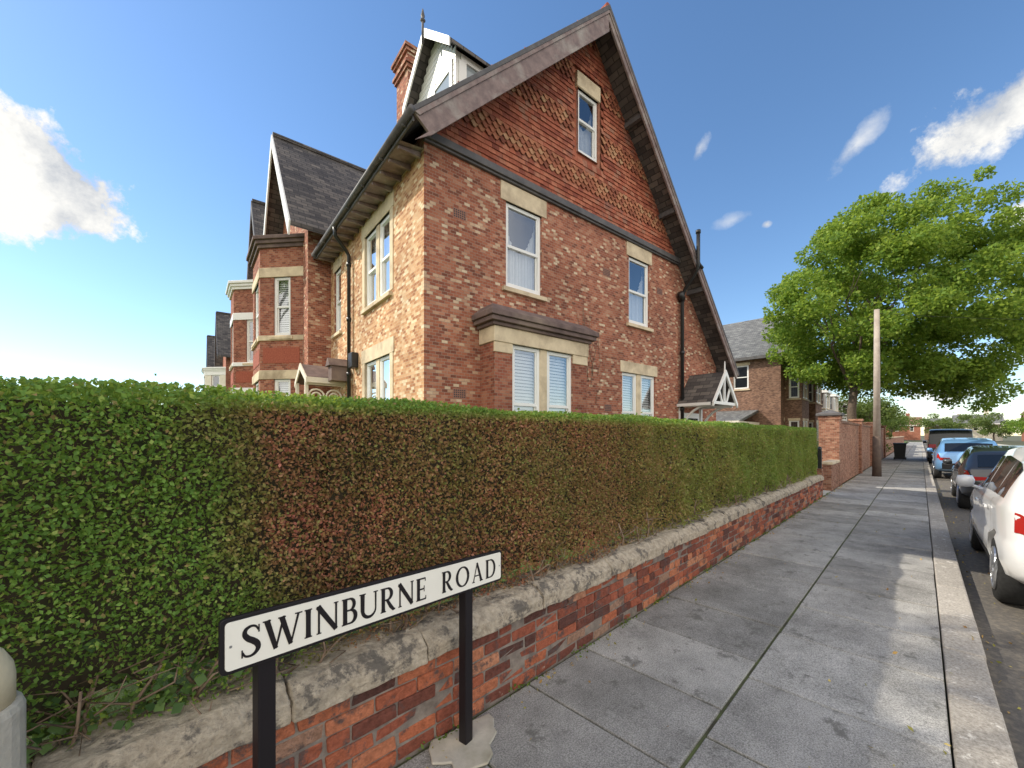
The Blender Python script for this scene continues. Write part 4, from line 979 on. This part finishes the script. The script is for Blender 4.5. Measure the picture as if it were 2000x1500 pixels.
        q.build('door_trim', M['plastic'], o)
        for x in p['handles']:
            P = ring(x)[0]; q = MB(); y = P[6][0]+.012; z = P[6][1]-.07; q.box(x,x+.17,min(s_*y,s_*(y+.02)),max(s_*y,s_*(y+.02)),z,z+.03); q.build('door_handle', M[paintm], o, bevel=.006)
        x = p['mirror']; P,B,_,_ = ring(x); q = MB(); y = B[0]
        q.lathe((x,s_*(y+.12)-.09,B[1]+.09),[(.02,0),(.075,.02),(.085,.09),(.075,.16),(.02,.18)],12,'y'); q.tube([(x,s_*(y-.02),B[1]),(x,s_*(y+.1),B[1]+.05)],.02,6)
        q.build('wing_mirror', M[paintm], o, smooth=True)
        q = MB(); x0, x1 = 0.0, .14
        for i in range(5):
            c = []
            for (x,g) in ((x0+(x1-x0)*i/5,.25),(x0+(x1-x0)*(i+1)/5,.25),(x0+(x1-x0)*(i+1)/5,.95),(x0+(x1-x0)*i/5,.95)):
                P = ring(x)[0]; a, b = P[5], P[7]; c.append((x-.004, s_*(a[0]+(b[0]-a[0])*g+.008), a[1]+(b[1]-a[1])*g))
            q.poly(c)
        P = ring(0)[0]; a, b = P[5], P[7]; y1 = b[0]+.006; z0_ = a[1]+(b[1]-a[1])*.25; z1_ = a[1]+(b[1]-a[1])*.95
        q.poly([(-.006,s_*y1,z0_),(-.006,s_*y1*.66,z0_+.03),(-.006,s_*y1*.66,z1_),(-.006,s_*y1,z1_)]); q.build('tail_light', M['red'], o)
        q = MB(); x = Lc-.10; P = ring(x)[0]; q.box(x,Lc+.004,min(s_*P[5][0]*.55,s_*P[5][0]*.97),max(s_*P[5][0]*.55,s_*P[5][0]*.97),P[5][1],P[6][1]-.02); q.build('headlight', M['rim'], o, bevel=.02)
    def topglass(x0,x1,nm_,fy=.86,n=8):
        q = MB()
        for i in range(n):
            xa, xb = x0+(x1-x0)*i/n, x0+(x1-x0)*(i+1)/n
            ys = [-1,-.75,-.4,0,.4,.75,1]
            for j in range(6):
                c = []
                for (x,y) in ((xa,ys[j]),(xb,ys[j]),(xb,ys[j+1]),(xa,ys[j+1])):
                    _,B,Rr,zt = ring(x); yy = y*Rr[0]*fy; zz = np.interp(abs(y)*fy,[0,.4,.75,.93,1],[zt+.01,zt+.006,zt-.004,zt-.018,Rr[1]]); c.append((x-.004 if x < Lc/2 else x+.004,yy,zz+.008))
                q.poly(c)
        q.build(nm_, M['carglass'], o, smooth=True)
    topglass(*p['rearwin'],'rear_window'); topglass(*p['windscreen'],'windscreen')
    P = ring(0)[0]; q = MB(); q.box(-.05,.02,-P[3][0]*.93,P[3][0]*.93,P[1][1]+.0,P[3][1]+.03); q.build('rear_bumper', M['plastic'], o, bevel=.02)
    q = MB(); zc = (P[4][1]+P[5][1])/2; q.box(-.012,-.004,-.26,.26,zc-.02,zc+.09); q.build('number_plate', M['yellow'], o)
    return o
suv = dict(L=4.35,R=.335,axles=(.82,3.48),
  bot=([0,.05,.2,.8,.95,1],[.42,.34,.25,.25,.32,.42]),
  top=([0,.012,.05,.10,.16,.35,.50,.56,.685,.72,.88,.96,1],[.90,1.04,1.20,1.42,1.53,1.60,1.57,1.51,1.12,1.07,.97,.84,.62]),
  belt=([0,.1,.5,.72,1],[1.02,1.05,1.0,.96,.6]),
  w=([0,.02,.06,.14,.5,.85,.95,1],[.74,.82,.87,.90,.91,.90,.82,.62]),
  wr=([0,.1,.2,.5,.6,.7,.75,1],[.72,.70,.66,.66,.66,.74,.8,.5]),
  rearwin=(.10,.42),windscreen=(2.42,2.97),sidewin=((.55,1.05),(1.09,1.83),(1.91,2.62)),seams=(1.05,1.87,2.80),handles=(1.2,2.0),mirror=2.72)
hatch = dict(suv, L=4.2, top=([0,.012,.05,.12,.2,.38,.50,.56,.70,.74,.88,.96,1],[.85,.98,1.1,1.34,1.42,1.46,1.43,1.38,1.0,.96,.88,.76,.58]), belt=([0,.1,.5,.72,1],[.95,.97,.93,.88,.55]),axles=(.78,3.36))
van = dict(suv, L=5.1, cat='van', axles=(1.0,4.0), top=([0,.01,.03,.1,.3,.6,.66,.76,.80,.92,.97,1],[1.75,1.95,2.03,2.07,2.08,2.06,1.98,1.4,1.28,1.12,1.0,.7]), belt=([0,.5,.78,1],[1.2,1.2,1.15,.7]),
  w=([0,.01,.04,.5,.88,.95,1],[.90,.93,.95,.96,.94,.88,.7]), wr=([0,.1,.5,.62,.75,.8,1],[.84,.84,.84,.82,.8,.85,.6]), rearwin=(.03,.06), windscreen=(3.3,3.85), sidewin=((2.7,3.5),), seams=(1.4,2.6,3.9), handles=(1.5,2.75), mirror=3.6)
car('parked_car','white hatchback parked nearest, cut off by the right edge',5.7,-1.42,'carwhite',suv)
car('parked_car','dark grey car parked between the white car and the blue car',13.4,-1.50,'cardark',hatch)
car('parked_car','light blue car parked in front of the dark van',22.6,-1.26,'carblue',suv)
car('parked_van','dark van parked farthest along the kerb beyond the blue car',34.5,-1.22,'vandark',van)

# ================================================================= LITTER AND WEEDS
n = 620; s = rng.uniform(.2,20,n); l = np.where(rng.uniform(0,1,n) < .55, 1.76-rng.exponential(.07,n), np.where(rng.uniform(0,1,n) < .6, -.36-rng.exponential(.12,n), rng.uniform(-.3,1.7,n)))
z = np.where(l < -.34, -.1, .012); P = np.array([RL(a,b,c)[:] for a,b,c in zip(s,l,z)])
o = leaves('fallen_leaves', P, rng.uniform(.015,.04,n), M['litter'], None, up=1.0); struct(o,'stuff'); tag(o,'scattered brown fallen leaves along the wall foot and gutter','leaves')
n = 900; s = rng.uniform(.2,14,n)+rng.normal(0,.02,n); s = np.round(s*1.6)/1.6+rng.normal(0,.09,n); P = np.array([RL(a,1.775-abs(b),.012+abs(c))[:] for a,b,c in zip(s,rng.normal(0,.02,n),rng.normal(0,.014,n))])
o = leaves('weeds', P, rng.uniform(.012,.03,n), M['weed']); struct(o,'stuff'); tag(o,'tiny green weeds growing along the foot of the wall','weeds')

# ================================================================= LIGHT, SKY, CAMERA
EL_ = math.radians(39.5); AZ = math.radians(-80)
S = Vector((math.sin(AZ)*math.cos(EL_), math.cos(AZ)*math.cos(EL_), math.sin(EL_)))
sl = bpy.data.lights.new('sun','SUN'); sl.energy = 4.8; sl.angle = math.radians(.55); sl.color = (1,.93,.79)
so = bpy.data.objects.new('sun', sl); COL.objects.link(so); so.rotation_euler = S.to_track_quat('Z','Y').to_euler()
wd = bpy.data.worlds.new('World'); scn.world = wd; wd.use_nodes = True; t = wd.node_tree
bg = t.nodes['Background']; STR = .15; bg.inputs[1].default_value = STR
def N(typ, **kw):
    nd = t.nodes.new(typ)
    for k,v in kw.items():
        if k.startswith('i_'):
            key = k[2:]; key = int(key) if key.isdigit() else key.replace('_',' ')
            if isinstance(v, bpy.types.NodeSocket): t.links.new(v, nd.inputs[key])
            else: nd.inputs[key].default_value = v
        else: setattr(nd,k,v)
    return nd
sky = N('ShaderNodeTexSky'); sky.sky_type = 'NISHITA'; sky.sun_disc = False; sky.sun_elevation = EL_; sky.sun_rotation = AZ; sky.air_density = 1.0; sky.dust_density = .15; sky.ozone_density = 2.2
hs = N('ShaderNodeHueSaturation', i_Saturation=1.12, i_Value=1.4, i_Color=sky.outputs[0])
tc = N('ShaderNodeTexCoord').outputs['Generated']
nz = N('ShaderNodeTexNoise', i_Vector=tc, i_Scale=10., i_Detail=9., i_Roughness=.64).outputs[0]
nz3 = N('ShaderNodeTexNoise', i_Vector=tc, i_Scale=2.6, i_Detail=5., i_Roughness=.6).outputs[0]
def m(op,a,b=None,c=None,clamp=False):
    nd = N('ShaderNodeMath'); nd.operation = op; nd.use_clamp = clamp
    for i,v in enumerate((a,b,c)):
        if v is None: continue
        if isinstance(v, bpy.types.NodeSocket): t.links.new(v, nd.inputs[i])
        else: nd.inputs[i].default_value = v
    return nd.outputs[0]
sep = N('ShaderNodeSeparateXYZ', i_0=tc)
# bright cloud bank added as fill light in the unseen sky behind the camera
back = m('MULTIPLY', m('DIVIDE', m('SUBTRACT', -.10, sep.outputs[1]), .22, clamp=True), m('DIVIDE', m('SUBTRACT', nz3, .30), .14, clamp=True))
tot = None
def cloud(px,py,wa,wb,tiltdeg,amp,soft,strength=1):
    global tot
    c = Vector(((px-1000)/789,1,(850-py)/789)).normalized(); r = c.cross(Vector((0,0,1))).normalized(); u = r.cross(c)
    a_ = math.radians(tiltdeg); ax = r*math.cos(a_)+u*math.sin(a_); bx = -r*math.sin(a_)+u*math.cos(a_)
    dot = lambda v: N('ShaderNodeVectorMath', operation='DOT_PRODUCT', i_0=tc, i_1=tuple(v)).outputs['Value']
    a = m('DIVIDE',dot(ax),wa); b = m('DIVIDE',dot(bx),wb); q = m('ADD',m('MULTIPLY',a,a),m('MULTIPLY',b,b)); q = m('SQRT',q)
    f = m('SUBTRACT',1.0,q); f = m('ADD',f,m('MULTIPLY',m('SUBTRACT',nz,.5),amp*3.2))
    f = m('DIVIDE',f,soft,clamp=True); f = m('MULTIPLY',f,m('GREATER_THAN',dot(c),.3)); f = m('MULTIPLY',f,strength)
    tot = f if tot is None else m('MAXIMUM',tot,f)
cloud(65,345,.115,.085,-14,.75,.22)
cloud(1945,215,.115,.048,30,1.0,.45); cloud(1670,285,.05,.016,42,1.2,1.3,.7); cloud(1362,300,.03,.012,55,1.1,1.2,.75)
cloud(1430,430,.035,.012,5,1.1,1.4,.5); cloud(1497,438,.011,.008,0,.8,.7,.85); cloud(1990,420,.03,.02,0,1,.6); cloud(1975,600,.05,.016,20,1.1,1.1,.8); cloud(1900,770,.16,.022,2,1.1,1.0,.85); cloud(1985,700,.06,.02,10,1.1,1.0,.8)
cc = N('ShaderNodeValToRGB'); cc.color_ramp.elements[0].position=.38; cc.color_ramp.elements[0].color=(4.2,4.4,4.7,1); cc.color_ramp.elements[1].position=.56; cc.color_ramp.elements[1].color=(7.0,6.9,6.6,1); t.links.new(nz, cc.inputs[0])
mx = N('ShaderNodeMix', data_type='RGBA'); t.links.new(tot,mx.inputs[0]); t.links.new(hs.outputs[0],mx.inputs[6]); t.links.new(cc.outputs[0],mx.inputs[7])
mx2 = N('ShaderNodeMix', data_type='RGBA'); t.links.new(back,mx2.inputs[0]); t.links.new(mx.outputs[2],mx2.inputs[6]); mx2.inputs[7].default_value = (11.5,11.0,10.2,1)
t.links.new(mx2.outputs[2], bg.inputs[0])
cam = bpy.data.cameras.new('camera'); co = bpy.data.objects.new('camera', cam); COL.objects.link(co)
co.location = (0,0,1.6); co.rotation_euler = (math.pi/2,0,0); cam.sensor_width = 36; cam.lens = 789/2000*36; cam.shift_y = .05; cam.clip_start = .05; cam.clip_end = 4000
scn.camera = co
scn.view_settings.view_transform = 'Standard'; scn.view_settings.look = 'None'; scn.view_settings.exposure = 0
